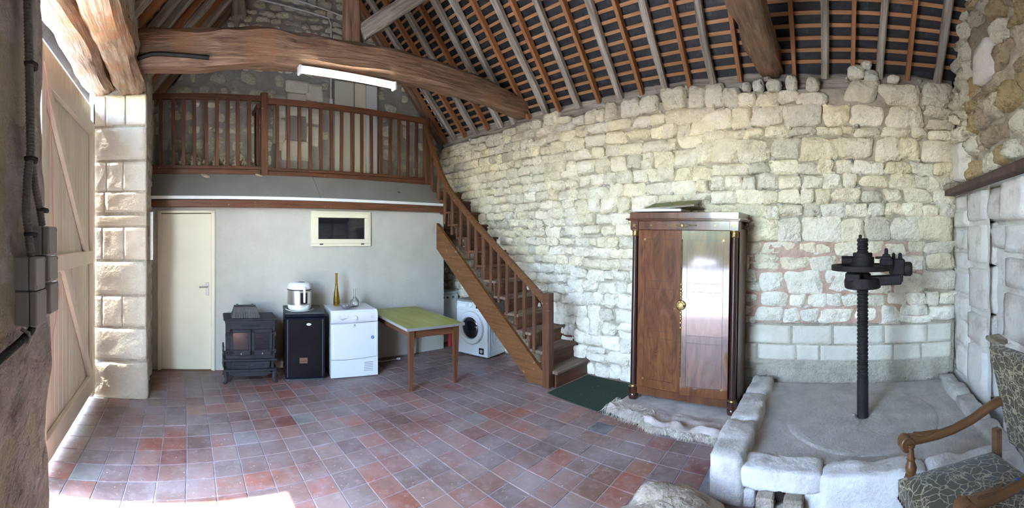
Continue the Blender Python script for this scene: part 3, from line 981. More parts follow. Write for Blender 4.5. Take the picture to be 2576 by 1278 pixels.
# ---- roof: rafters, battens, slates
def roof():
    up = Vector((-math.cos(SL), 0, math.sin(SL)))
    LEN = (4.45 - RX) / math.cos(SL)
    dk = MB()  # solid deck added just above the slates to block daylight leaking in
    for s in (1, -1):
        def q(x, z):
            return (x if s > 0 else 2 * RX - x, z)
        nrm = Vector((math.sin(SL), 0, math.cos(SL)))
        foot = Vector((4.45, 0, 3.62)) - up * (.9 if s > 0 else .45) + nrm * .085
        top = Vector((RX, 0, RZ)) + up * .05 + nrm * .085
        th = nrm * .05
        pts = [foot, top, top + th, foot + th]
        poly = [q(p.x, p.z) for p in pts]
        dk.prism(poly, YF - .5, YB + .5, 'xz')
    cl = dk.build('ceiling', M['slate'])
    tag(cl, 'steep open roof of rafters, laths and black slates', None, None, 'structure')
    rg = random.Random(9)
    ys = [4.06, 3.74, 3.51, 3.18, 2.85, 2.54, 2.24, 1.94, 1.63, 1.355, 1.03, .441, .10, -.176, -.464, -.77, -1.11]
    kinds = 'ogogogogogo' + 'ogogog'
    lst = list(zip(ys, kinds))
    lst += [(4.36, 'g'), (4.66, 'g'), (4.96, 'o'), (5.26, 'g'), (5.55, 'o'), (5.83, 'g'), (6.1, 'o'), (.75, 'g')]
    for s in (1, -1):
        for y, k in lst:
            old = k == 'g'
            wd, dp = (rg.uniform(.072, .09), .1) if old else (.045, .085)
            nrm = Vector((math.sin(SL), 0, math.cos(SL)))
            off = -nrm * (dp / 2 + .012)
            p0 = Vector((4.45, 0, 3.62)) - up * .12 + off
            p1 = Vector((RX, 0, RZ)) + off
            yj = y if s > 0 else y + .08
            P0, P1 = [Vector((p.x if s > 0 else 2 * RX - p.x, yj + rg.uniform(-.012, .012), p.z)) for p in (p0, p1)]
            timber('rafter', P0, P1, wd, dp, M['oldwood'] if old else M['newwood'], cl, .012 if old else .003, rg.random() * 90, 20, rnd=.25 if old else .08,
                   up=(nrm.x * s, 0, nrm.z))
    # battens
    nb = int(LEN / .117)
    me = MB().box((0, 0, 0), (.038, YB - YF, .024), .002).build('batten', M['batten'], cl)
    first = True
    for s in (1, -1):
        for i in range(nb):
            t = .03 + i * .117
            c = Vector((4.45, 0, 3.62)) + up * t
            nrm = Vector((math.sin(SL), 0, math.cos(SL)))
            c = c + nrm * .001
            o = me if first else me.copy()
            if not first:
                col.objects.link(o)
            first = False
            o.location = (c.x if s > 0 else 2 * RX - c.x, (YB + YF) / 2, c.z)
            o.rotation_euler = (0, SL * s, 0)
    # slates, hung on the battens in broken bond
    base = MB().box((0, 0, 0), (.205, .212, .006))
    smesh = None
    cand = []
    rest = MB()
    for s in (1, -1):
        for i in range(nb):
            t = .03 + i * .117 - .09
            y = YF - .1 + (i % 2) * .11
            while y < YB + .1:
                nrm = Vector((math.sin(SL), 0, math.cos(SL)))
                c = Vector((4.45, 0, 3.62)) + up * t + nrm * (.026 + rg.uniform(0, .004))
                loc = Vector((c.x if s > 0 else 2 * RX - c.x, y + .108, c.z))
                r = loc - Vector((0, 0, H))
                hr = math.hypot(r.x, r.y)
                yy = YH - F * r.z / hr
                th = math.atan2(r.x, r.y)
                vis = s > 0 and yy > -20 and -.42 < th < 2.0
                cand.append((r.length if vis else 99 + r.length, loc, (0, (SL + .04) * s, rg.uniform(-.012, .012))))
                y += .216
    cand.sort(key=lambda a: a[0])
    for n, (d, loc, rot) in enumerate(cand):
        if n < 300 and d < 99:
            if smesh is None:
                o = MB().box((0, 0, 0), (.205, .212, .006)).build('slate', M['slate'], cl, loc, rot)
                smesh = o.data
            else:
                link('slate', smesh, cl, loc, rot)
        else:
            rest.box(loc, (.205, .212, .006), 0, rot)
    tag(rest.build('slate_field', M['slate'], cl, recalc=False), None, None, None, 'stuff')


roof()


def carpentry():
    def bow(t):
        return .10 * math.sin(PI * t) - .03 * t
    tb = timber('tie_beam', (-.62, 4.14, 3.60), (4.42, 4.14, 3.69), .30, .38, M['beam'], None, .022, 2, 60, bow=lambda t: .04 * math.sin(PI * t) - .05 * max(0, t - .8) * 3, rnd=.22, taper=.8)
    tag(tb, 'bowed brown oak tie beam carrying the fluorescent light', 'beam', None, 'structure')
    t2 = timber('tie_beam', (-.62, .70, 3.66), (4.48, .70, 3.66), .27, .32, M['beam'], None, .03, 5, 50, rnd=.22)
    tag(t2, 'rough oak tie beam meeting the stone wall above the wardrobe', 'beam', None, 'structure')
    kp = timber('king_post', (1.77, 4.14, 3.76), (1.77, 4.14, 6.55), .165, .16, M['beam'], None, .01, 4, 20, up=(0, 1, 0))
    tag(kp, 'upright oak post standing on the bowed tie beam', 'post', None, 'structure')
    b1 = timber('brace', (1.88, 4.14, 3.98), (3.15, 4.14, 5.05), .12, .17, M['oldwood'], None, .01, 6, 14)
    tag(b1, 'slanting grey oak brace rising from the post to the roof', 'brace', None, 'structure')
    b2 = timber('hanging_strut', (.82, 6.05, 5.0), (.72, 6.05, 6.4), .2, .16, M['oldwood'], None, .012, 7, 12, up=(0, 1, 0))
    tag(b2, 'grey strut end hanging before the gable stonework', 'strut', None, 'structure')
    # principal rafter along the gable
    for s in (1, -1):
        p0, p1 = Vector((4.40, 6.14, 3.50)), Vector((RX + .05, 6.14, RZ - .17))
        if s < 0:
            p0.x, p1.x = 2 * RX - p0.x, 2 * RX - p1.x
        g = timber('gable_rafter', p0, p1, .13, .14, M['beam'], None, .012, 12 + s, 24, up=(.7 * s, 0, .7))
        tag(g, 'brown rafter lying along the gable edge, ' + ('stair side' if s > 0 else 'gate side'), 'rafter', None, 'structure')
    for y0, y1, z, sd in ((-1.3, 2.1, 3.44, 1), (2.05, 6.2, 3.47, 2)):
        wp = timber('wall_plate', (4.60, y0, z), (4.60, y1, z + .05), .2, .2, M['oldwood'], None, .02, sd, 30, rnd=.15)
        tag(wp, 'weathered grey wall plate under the rafters, ' + ('above the press' if sd == 1 else 'towards the stairs'), 'beam', None, 'structure')
    # iron strap on the tie beam
    ir = MB().tube([(-.46, 3.975, 3.47), (-.40, 3.97, 3.49), (-.30, 3.96, 3.515), (-.2, 3.955, 3.51), (.0, 3.955, 3.495), (.25, 3.955, 3.475)], .022, 6)
    tag(ir.build('iron_strap', M['rustiron'], None, smooth=True), 'bent dark iron strap at the gate end of the tie beam', 'strap')
    # fluorescent batten
    fx = thing('fluorescent_light', 'lit white fluorescent batten fixed under the tie beam', 'light', (1.70, 4.02, 3.435), 0)
    fx.rotation_euler = (0, math.radians(.6), 0)
    bx('housing', (0, .02, .03), (1.1, .07, .05), M['whitetrim'], fx, .006)
    MB().lathe([(.012, -.53), (.019, -.528), (.019, .528), (.012, .53)], 14, (0, -.02, -.012), axis='x').build('tube', M['lamp'], fx, smooth=True)
    for s in (-1, 1):
        bx('end_cap', (s * .54, 0, .005), (.03, .085, .09), M['whitetrim'], fx, .008)


carpentry()


# ---- the partition under the loft, its door and window
def partition():
    # runs from (-.42,5.52) to (3.88,5.34)
    a = math.atan2(5.34 - 5.52, 4.30)
    wl = MB()

    def seg(u0, u1, z0, z1):
        wl.box(((u0 + u1) / 2, .06, (z0 + z1) / 2), (u1 - u0, .12, z1 - z0))
    seg(0, .09, 0, 2.18)
    seg(.09, .84, 2.12, 2.18)
    seg(.84, 2.15, 0, 2.18)
    seg(2.15, 3.03, 0, 1.64)
    seg(2.15, 3.03, 2.13, 2.18)
    seg(3.03, 4.30, 0, 2.18)
    wl.box((4.25, .45, 1.09), (.1, .75, 2.18))
    wall = wl.build('wall_partition', M['stucco'], None, (-.42, 5.52, 0), (0, 0, a))
    tag(wall, 'white stucco partition below the loft', None, None, 'structure')
    # door_1
    d = thing('door_1', 'cream flush door with steel lever handle', 'door', (-.42, 5.52, 0), a)
    d['kind'] = 'structure'
    for u, w_ in ((.11, .05), (.82, .05)):
        bx('door_frame', (u, .03, 1.06), (w_, .1, 2.12), M['cream'], d, .004)
    bx('door_frame', (.465, .03, 2.105), (.76, .1, .035), M['cream'], d, .004)
    lf = bx('leaf', (.465, .045, 1.045), (.662, .045, 2.07), M['cream'], d, .004)
    hp = thing('x', '', '', (0, 0, 0))
    bpy.data.objects.remove(hp)
    hd = MB().box((0, -.004, 0), (.038, .008, .17), .003)
    hd.tube([(0, -.008, .03), (0, -.045, .03), (-.02, -.05, .03), (-.11, -.05, .03)], .009, 8)
    hd.lathe([(.007, 0), (.007, -.01)], 10, (0, 0, -.045), axis='y')
    hd.build('handle', M['steel'], d, (.745, .02, 1.08), smooth=True)
    for z in (.25, 1.0, 1.85):
        MB().lathe([(.007, -.045), (.007, .045)], 8).build('hinge', M['steel'], d, (.137, .016, z))
    bx('threshold', (.465, .02, .006), (.7, .1, .012), M['tablewood'], d)
    # dark little room behind keeps the door gap dark
    # window_1
    wn = thing('window_1', 'small cream framed hopper window with dark pane', 'window', (-.42, 5.52, 0), a)
    wn['kind'] = 'structure'
    u0, u1, z0, z1 = 2.15, 3.03, 1.64, 2.13

    def frame(nm, a0, a1, b0, b1, t, y, dpt, m):
        bx(nm, ((a0 + a1) / 2, y, b0 + t / 2), (a1 - a0, dpt, t), m, wn, .004)
        bx(nm, ((a0 + a1) / 2, y, b1 - t / 2), (a1 - a0, dpt, t), m, wn, .004)
        bx(nm, (a0 + t / 2, y, (b0 + b1) / 2), (t, dpt, b1 - b0 - 2 * t), m, wn, .004)
        bx(nm, (a1 - t / 2, y, (b0 + b1) / 2), (t, dpt, b1 - b0 - 2 * t), m, wn, .004)
    frame('window_frame', u0, u1, z0, z1, .045, .01, .09, M['cream'])
    frame('sash', u0 + .035, u1 - .03, z0 + .04, z1 - .03, .062, -.02, .05, M['cream'])
    bx('pane', ((u0 + u1) / 2, -.012, (z0 + z1) / 2), (u1 - u0 - .16, .006, z1 - z0 - .16), M['darkglass'], wn)
    for u in (u0 + .14, u1 - .13):
        bx('hinge', (u, -.038, z0 + .032), (.045, .02, .018), M['darkgrey'], wn, .004)
    # fascia and sloping board
    fa = MB().box((0, 0, 0), (4.34, .09, .095), .004).build('trim_1', M['stair_x'], None, (1.72, 5.36, 2.205), (0, 0, a * .35))
    tag(fa, 'red brown fascia timber above the partition', None, None, 'structure')
    lg = thing('ledge', 'grey sloping board with white front edge below the railing', 'ledge', (1.72, 5.36, 2.26))
    q = MB()
    for n in range(2):
        x0, x1 = (-2.14, .12) if n == 0 else (.125, 2.16)
        q = MB().prism([(0, .03), (.37, .375), (.37, .355), (0, .01)], x0, x1, 'yz')
        q.build('board', M['greyboard'], lg, (0, -.03, 0))
    bx('front_edge', (.01, -.035, .018), (4.30, .022, .042), M['whitetrim'], lg, .003)
    MB().ell((0, 0, 0), (.028, .02, .003), 12, 4).build('hole_cover', M['darkgrey'], lg, (1.42, .12, .195), (.75, 0, 0))
    # loft floor
    lf = MB().box((1.73, 5.995, 2.66), (4.3, .43, .1), 0)
    tag(lf.build('floor_loft', M['oldwood']), 'narrow boarded loft floor behind the railing', None, None, 'structure')
    # tall pale panels (blind doorway) on the gable
    dn = thing('door_2', 'tall cream and white panel standing in the loft doorway', 'door', (2.75, YB - .04, 2.63))
    dn['kind'] = 'structure'
    bx('panel', (-.21, 0, .82), (.33, .035, 1.66), M['curtain_cream'], dn, .004)
    bx('panel', (.07, -.012, .82), (.2, .03, 1.66), M['cream'], dn, .004)
    bx('panel', (.275, -.02, .82), (.2, .05, 1.66), M['curtain_white'], dn, .012)
    sw = bx('switch_box', (2.31, YB - .05, 3.93), (.055, .03, .085), M['whitetrim'], None, .005)
    tag(sw, 'small white switch box beside the loft doorway panel', 'switch')
    # conduits on the gable
    def cond(pts, r, m, lab):
        tag(MB().tube(pts, r, 6).build('conduit', m, None, smooth=True), lab, 'conduit')
    cond([(2.31, YB - .05, 3.97), (2.31, YB - .05, 5.15), (2.27, YB - .05, 5.25), (1.3, YB - .05, 5.36), (.9, YB - .05, 5.4)], .012, M['whitetrim'], 'thin pale conduit rising from the loft switch box')
    cond([(3.2, 6.04, 5.2), (4.38, 6.04, 3.72)], .012, M['whitetrim'], 'straight pale conduit along the rafter above the stairs')
    cond([(1.3, YB - .05, 5.5), (2.2, YB - .05, 5.38), (2.95, YB - .05, 5.26)], .014, M['whitetrim'], 'upper pale conduit crossing the gable stonework')
    cond([(-.15, 6.1, 4.0), (.2, 6.1, 4.45), (.42, 6.1, 4.72), (.66, 6.1, 5.1)], .014, M['rubber'], 'black cable looping up the gable on the gate side')
    cond([(-.52, 6.0, 3.85), (.75, 6.0, 5.32)], .012, M['whitetrim'], 'straight pale conduit along the rafter on the gate side')


partition()


# ---- loft railing
def railing():
    YR = 5.75
    t = thing('loft_railing', 'red brown wooden railing with square balusters along the loft', 'railing', (0, YR, 2.63))

    def bar(nm, x0, x1, z0, z1, dy, m, y=0):
        bx(nm, ((x0 + x1) / 2, y, (z0 + z1) / 2), (x1 - x0, dy, z1 - z0), m, t, .004)
    bar('top_rail', -.42, 1.09, 1.05, 1.125, .06, M['stair_x'])
    bar('top_rail', 1.19, 3.78, 1.02, 1.10, .06, M['stair_x'])
    bar('bottom_rail', -.42, 1.09, .085, .13, .05, M['stair_x'])
    bar('bottom_rail', 1.19, 3.78, .075, .12, .05, M['stair_x'])
    bar('kick_board', -.42, 1.09, 0.0, .085, .035, M['stair_x'], .01)
    bar('kick_board', 1.19, 3.78, 0.0, .075, .035, M['stair_x'], .01)
    bar('post', 1.09, 1.188, -.02, 1.165, .095, M['stair_z'])
    bar('post', 3.775, 3.87, -.05, 1.12, .095, M['stair_z'])
    first = None
    xs = [-.308, -.132, .011, .16, .325, .474, .624, .764, .927, 1.33, 1.491, 1.654, 1.819, 1.984, 2.147, 2.309, 2.479, 2.641, 2.804, 2.965, 3.134, 3.293, 3.46, 3.624]
    for i, x in enumerate(xs):
        z0, z1 = (.12, 1.06) if x < 1.1 else (.11, 1.03)
        wd = .05 if x < 1.1 else .045
        bx('baluster', (x, 0, (z0 + z1) / 2), (wd, .04, z1 - z0), M['stair_z'], t, .003, (0, random.Random(i).uniform(-.008, .008), 0))
    # return rail into the loft
    r = thing('return_railing', 'short return of brown railing going back behind the loft post', 'railing', (1.07, 5.98, 2.63))
    bx('top_rail', (0, 0, 1.0), (.06, .4, .07), M['stair_y'], r, .004)
    for y in (-.1, .05):
        bx('baluster', (0, y, .5), (.04, .045, .94), M['stair_z'], r, .003)


railing()


# ---- staircase
def staircase():
    st = thing('staircase', 'brown wooden staircase with balustrade against the stone wall', 'staircase', (3.76, 3.06, 0))
    N, rise, go = 13, .2, .212

    def X(y):
        return .04 * y / 2.7
    for i in range(N):
        y0 = -.05 + i * go
        z = (i + 1) * rise * .985
        if i < 12:
            mt = M['tread'] if i < 6 else M['stair_x']
            bx('tread', (.37 + X(y0), y0 + go / 2 + .0, z - .018), (.70, go + .04, .036), mt, st, .006)
        bx('riser', (.37 + X(y0), y0 + .012, z - rise * .5 - .03), (.69, .02, rise - .01), M['stair_x'], st, .002)
    # outer stringer as a raking board
    L0, L1 = (.02, .08), (2.66, 2.22)
    poly = [(.10, .0), (.34, -.0), (2.32, 1.62), (2.32, 2.02), (.08, .14)]
    q = MB().prism(poly, -.02, .025, 'yz')
    q.build('stringer', M['stringer2'], st)
    q = MB().prism([(-.02, 0), (.28, 0), (2.7, 2.0), (2.7, 2.6), (.0, .24)], .695, .715, 'yz')
    q.build('stringer', M['stair_y'], st)
    # newel
    bx('newel_post', (.0, .055, .545), (.1, .1, 1.13), M['stair_z'], st, .006)
    # handrail: follows the measured curve
    pts = [(3.80, 5.70, 3.60), (3.80, 5.577, 3.33), (3.80, 5.44, 3.06), (3.80, 5.3, 2.80), (3.80, 5.1, 2.54), (3.80, 4.893, 2.335), (3.80, 4.66, 2.145), (3.8, 4.438, 1.965), (3.8, 4.03, 1.66), (3.79, 3.662, 1.395), (3.785, 3.392, 1.20), (3.775, 3.14, 1.02)]
    P, Fc = [], []
    for i, p in enumerate(pts):
        a = Vector(pts[max(i - 1, 0)])
        b = Vector(pts[min(i + 1, len(pts) - 1)])
        tdir = (b - a).normalized()
        nn = Vector((1, 0, 0)).cross(tdir).normalized()
        if nn.z < 0:
            nn = -nn
        pp = Vector(p) - Vector((3.76, 3.06, 0))
        for (x, n_) in ((-.035, -.055), (.035, -.055), (.035, 0.0), (.02, .015), (-.02, .015), (-.035, 0.0)):
            P.append(pp + Vector((x, 0, 0)) + nn * n_)
    for i in range(len(pts) - 1):
        for k in range(6):
            Fc.append((i * 6 + k, i * 6 + (k + 1) % 6, (i + 1) * 6 + (k + 1) % 6, (i + 1) * 6 + k))
    Fc += [tuple(range(6)), tuple((len(pts) - 1) * 6 + k for k in range(6))]
    MB().add(P, Fc).build('handrail', M['stringer'], st, smooth=True, ang=30)

    def hz(y):
        for a, b in zip(pts[:-1], pts[1:]):
            if b[1] <= y <= a[1]:
                k = (y - b[1]) / (a[1] - b[1])
                return b[2] + k * (a[2] - b[2])
        return pts[0][2]
    for i, y in enumerate([5.60, 5.42, 5.235, 5.04, 4.83, 4.64, 4.47, 4.31, 4.148, 3.99, 3.835, 3.677, 3.525, 3.36]):
        s = (y - 3.06)
        zb = .10 + s * .86
        zt = hz(y) - .05
        bx('baluster', (.03 + X(s), y - 3.06, (zb + zt) / 2), (.035, .045, zt - zb), M['stair_z'], st, .003)


M['stringer2'] = wood('orange brown stair string', (.10, .04, .013), (.19, .08, .027), axis='y', rough=.5, bump=.2, rnd=.05, stains=((.42, .33, .25), 17, .65, .74))
staircase()




# ------------------------------------------------------------------ the gate and what lies outside
def outside():
    g = bx('ground', (-16.2, 3, -.06), (30.2, 40, .1), M['gravel'])
    tag(g, 'pale gravel yard outside the gate', None, None, 'structure')
    rg = random.Random(2)
    h = MB()
    for i in range(46):
        x, y = -17 + rg.uniform(-1.2, 1.2), -14 + i * .8
        n0 = len(h.v)
        r = rg.uniform(.9, 1.6)
        h.ell((x, y, rg.uniform(.6, 2.2)), (r, r, r * .9), 9, 6)
        for k in range(n0, len(h.v)):
            p = Vector(h.v[k])
            h.v[k] = tuple(p + Vector((1, 1, 1)) * .25 * fbm(p.x * 2, p.y * 2, p.z * 2, 2))
    tag(h.build('hedge', M['leafgreen']), 'green hedge across the yard beyond the gate', 'hedge', None, 'stuff')


outside()


def gate():
    g = thing('plank_gate', 'cream painted plank gate with ledges and diagonal braces, shut', 'gate', (-1.0, 3.58, 0))
    y0, y1 = 2.70 - 3.58, 4.452 - 3.58
    n = 16
    bw = (y1 - y0) / n
    me = None
    for i in range(n):
        c = (-.012, y0 + (i + .5) * bw, 1.62)
        if me is None:
            me = bx('board', c, (.022, bw, 3.16), M['gatepaint'], g, .007)
        else:
            link('board', me.data, g, c)
    def rail(nm, ya, yb, za, zb, d=.045):
        bx(nm, (.02 + d / 2 - .02, (ya + yb) / 2, (za + zb) / 2), (d, yb - ya, zb - za), M['gatepaint'], g, .005)
    rail('stile', y1 - .11, y1, .05, 3.0)
    rail('stile', y0, y0 + .11, .05, 3.0)
    rail('rail', y0 + .11, y1 - .11, 2.86, 3.0)
    rail('rail', y0 + .11, y1 - .11, 1.49, 1.62)
    rail('rail', y0 + .11, y1 - .11, .12, .30)
    for (ya, za, yb, zb) in ((y1 - .32, 1.62, y0 + .16, 2.86), (y0 + .62, 1.49, y1 - .14, .30)):
        L = math.hypot(yb - ya, zb - za)
        a = math.atan2(zb - za, yb - ya)
        bx('brace', (.0225, (ya + yb) / 2, (za + zb) / 2), (.04, L + .06, .095), M['gatepaint'], g, .004, (a, 0, 0))
    MB().tube([(0, 0, 0), (0, 0, .55)], .008, 6).build('hinge_rod', M['rustiron'], g, (.03, y1 + .02, 2.68))
    MB().tube([(0, 0, 0), (0, 0, .32)], .008, 6).build('hinge_rod', M['rustiron'], g, (.03, y1 + .02, .05))
    st = MB().tube([(-.945, 2.72, 2.98), (-.94, 2.772, 2.872), (-.94, 2.85, 2.60), (-.94, 2.89, 2.33), (-.94, 2.91, 1.867), (-.94, 2.99, 1.53), (-.94, 3.06, 1.32), (-.94, 2.96, 1.12), (-.94, 2.86, .971)], .0022, 5)
    tag(st.build('red_cord', M['redcord'], None, smooth=True), 'thin red cord hanging before the gate beside the jamb', 'cord')


gate()


def jamb_fittings():
    # junction boxes screwed on the jamb: (Y0, Y1, z0, z1)
    labs = ['grey junction box on the jamb, topmost of the cluster', 'grey junction box on the jamb, upper of the nearer column',
            'grey junction box on the jamb, middle of the farther column', 'grey junction box on the jamb, lower of the nearer column, larger',
            'grey junction box on the jamb, lowest of the farther column']
    for k, (a, b, z0, z1) in enumerate(((1.105, 1.185, 1.703, 1.785), (1.0, 1.078, 1.614, 1.702), (1.11, 1.195, 1.626, 1.70), (1.005, 1.09, 1.519, 1.611), (1.12, 1.2, 1.532, 1.622))):
        t = thing('junction_box', labs[k], 'junction box', (-.405, (a + b) / 2, (z0 + z1) / 2), 0, 'junction boxes on the jamb')
        w_, h_ = b - a, z1 - z0
        bx('body', (-.012, 0, 0), (.05, w_, h_), M['boxgrey'], t, .003)
        bx('cover', (.025, 0, 0), (.021, w_ - .001, h_ - .001), M['boxgrey'], t, .004)
        for s in (-1, 1):
            bx('screw_cap', (.0362, s * w_ * .38, s * h_ * .38), (.002, .007, .007), M['greyplastic'], t)

    def ribbed(pts, r, lab, nm='ribbed_conduit', m='conduit'):
        path = [Vector(p) for p in pts]
        P = []
        for a, b in zip(path[:-1], path[1:]):
            n = max(2, int((b - a).length / .0045))
            for i in range(n):
                P.append(a.lerp(b, i / n))
        P.append(path[-1])
        rr = [r if i % 2 else r * .86 for i in range(len(P))]
        t = thing(nm, lab, 'conduit', path[0])
        MB().tube([p - path[0] for p in P], rr, 10).build('hose', M[m], t)
        return t, path

    t, p = ribbed([(-.388, .985, 2.42), (-.388, 1.0, 2.22), (-.388, 1.012, 1.98), (-.39, .995, 1.91), (-.392, .99, 1.82), (-.394, 1.03, 1.703)], .0125, 'nearer grey ribbed conduit running down the jamb to the boxes')
    for z, y in ((2.2, 1.01), (1.955, 1.01), (1.76, 1.01)):
        MB().tube([(0, -.02, 0), (.018, -.015, .002), (.026, 0, 0), (.018, .02, -.002), (0, .025, 0)], .006, 6).build('clip', M['rubber'], t, Vector((-.398, y, z)) - p[0])
    t, p = ribbed([(-.398, 1.02, 2.42), (-.398, 1.03, 2.2), (-.398, 1.04, 1.98), (-.396, 1.062, 1.9), (-.396, 1.10, 1.84), (-.398, 1.13, 1.79)], .011, 'farther grey ribbed conduit running down the jamb to the boxes')
    MB().tube([(0, -.02, 0), (.018, -.015, .002), (.024, 0, 0), (.018, .02, -.002), (0, .025, 0)], .006, 6).build('clip', M['rubber'], t, Vector((-.402, 1.115, 1.83)) - p[0])
    t, p = ribbed([(-.395, 1.045, 1.535), (-.392, 1.04, 1.518), (-.39, 1.02, 1.507), (-.388, .95, 1.497), (-.386, .84, 1.487), (-.386, .76, 1.48)], .011, 'black ribbed hose leaving the lowest boxes along the jamb', 'ribbed_hose', 'rubber')
    MB().tube([(0, 0, -.02), (.02, 0, -.012), (.024, 0, 0), (.02, 0, .012), (0, 0, .02)], .005, 6).build('clip', M['boxgrey'], t, Vector((-.4, .975, 1.5)) - p[0])
    # canvas on the inner side of the pier
    c = thing('canvas', 'narrow green canvas with stapled white edge hung on the pier', 'painting', (-.352, 4.75, 1.78))
    bx('stretcher', (0, 0, 0), (.035, .22, .54), M['paper'], c, .002)
    bx('painted_face', (.0185, 0, 0), (.002, .218, .538), M['canvas_green'], c)
    for i in range(9):
        bx('staple', (0, -.1105, -.24 + i * .06), (.004, .002, .004), M['darkgrey'], c)


jamb_fittings()


# ------------------------------------------------------------------ press and basin
def basin():
    b = thing('press_basin', 'low whitewashed stone press basin with raised rim', 'basin', (3.5, -.3, 0))
    o = Vector((3.5, -.3, 0))

    def blk(nm, p0, p1, w_, h_, m, sd, amp=.02, rnd=.3, up=(0, 0, 1)):
        p0, p1 = Vector(p0), Vector(p1)
        L = (p1 - p0).length
        q = MB().ell((0, 0, 0), (1, 1, 1), 44, 26)
        vv = []
        ex = 9.0
        for p in q.v:
            p = Vector(p)
            k_ = (abs(p.x) ** ex + abs(p.y) ** ex + abs(p.z) ** ex) ** (-1 / ex)
            p = p * k_
            v = Vector((p.x * (L / 2 + .004), p.y * w_ / 2, p.z * h_ / 2))
            d_ = amp * fbm(v.x * 4 + sd * 5, v.y * 4, v.z * 4, 4)
            vv.append(v + Vector((p.x * .2, p.y, p.z)) * d_)
        q.v = [tuple(v) for v in vv]
        ob = q.build(nm, m, b, smooth=True, ang=80)
        ob.matrix_local = basis(p0 - o, p1 - o) @ Matrix.Translation((L / 2, 0, 0))
        return ob
    # basin bed
    bx('bed', (3.6 - 3.5, -.28 + .3, .105), (1.58, 1.94, .225), M['concrete'], b, .01)
    # hammered disc around the screw
    P, Fc = [], []
    rg = random.Random(4)
    nr, na = 26, 110
    for i in range(nr + 1):
        r = .07 + (.66 - .07) * i / nr
        for k in range(na):
            a = 2 * PI * k / na
            hgt = .0075 if i < nr else -.006
            P.append((3.56 - 3.5 + r * math.cos(a), -.234 + .3 + r * math.sin(a), .219 + hgt + (.011 * noise.noise(Vector((r * math.cos(a) * 38, r * math.sin(a) * 38, 3))) if i < nr else 0)))
    for i in range(nr):
        for k in range(na):
            Fc.append((i * na + k, i * na + (k + 1) % na, (i + 1) * na + (k + 1) % na, (i + 1) * na + k))
    d = MB().add(P, Fc).build('hammered_disc', M['concrete'], b)
    d.data.shade_smooth()
    # rims
    blk('rim_block', (2.62, .715, .155), (3.25, .73, .155), .25, .335, M['rim'], 1, .02, .2)
    blk('rim_block', (3.25, .73, .155), (3.86, .75, .15), .23, .31, M['rim'], 2, .018, .18)
    blk('rim_block', (3.86, .75, .15), (4.37, .755, .148), .22, .3, M['rim'], 3, .018, .18)
    for x0, x1, sd in ((2.7, 3.2, 4), (3.2, 3.75, 5), (3.75, 4.37, 6)):
        blk('rim_block', (x0, -1.19, .14), (x1, -1.19, .14), .17, .29, M['rim'], sd, .02)
    # front wall: white block over the spout stone, then one long run
    blk('front_block', (2.74, .64, .195), (2.74, .09, .19), .23, .135, M['rimwhite'], 7, .014, .28)
    blk('front_block', (2.74, .66, .06), (2.74, .52, .06), .22, .13, M['rimwhite'], 8, .012)
    blk('front_block', (2.74, .2, .06), (2.74, .05, .06), .2, .13, M['rimwhite'], 9, .012)
    blk('front_block', (2.725, .09, .125), (2.70, -.6, .125), .25, .27, M['rimwhite'], 10, .03, .25)
    blk('front_block', (2.70, -.6, .125), (2.68, -1.27, .125), .25, .27, M['rimwhite'], 11, .03, .25)
    sp = MB()
    for ya, yb in ((.5, .385), (.325, .2)):
        sp.box((2.66 - 3.5, (ya + yb) / 2 + .3, .075), (.22, ya - yb, .1), .012)
    sp.box((2.66 - 3.5, .355 + .3, .035), (.2, .1, .04), .006)
    sp.build('spout_stone', M['rock'], b)
    MB().lathe([(.034, -.1), (.034, .1)], 14, (2.72 - 3.5, .355 + .3, .105), axis='x').build('spout_hole', M['inlay'], b)


M['rim'] = mat('worn basin limestone', world=True, stops=[(.25, (.34, .31, .27)), (.5, (.50, .47, .42)), (.75, (.66, .63, .58))], scale=5, rough=.95, bump=.8, bscale=22, spec=.2)
M['rimwhite'] = mat('limewashed basin stone', world=True, stops=[(.25, (.56, .53, .49)), (.5, (.68, .66, .62)), (.75, (.76, .75, .72))], scale=4, rough=.95, bump=.8, bscale=22, spec=.2,
                    stains=((.42, .38, .33), 6, .58, .75))
basin()


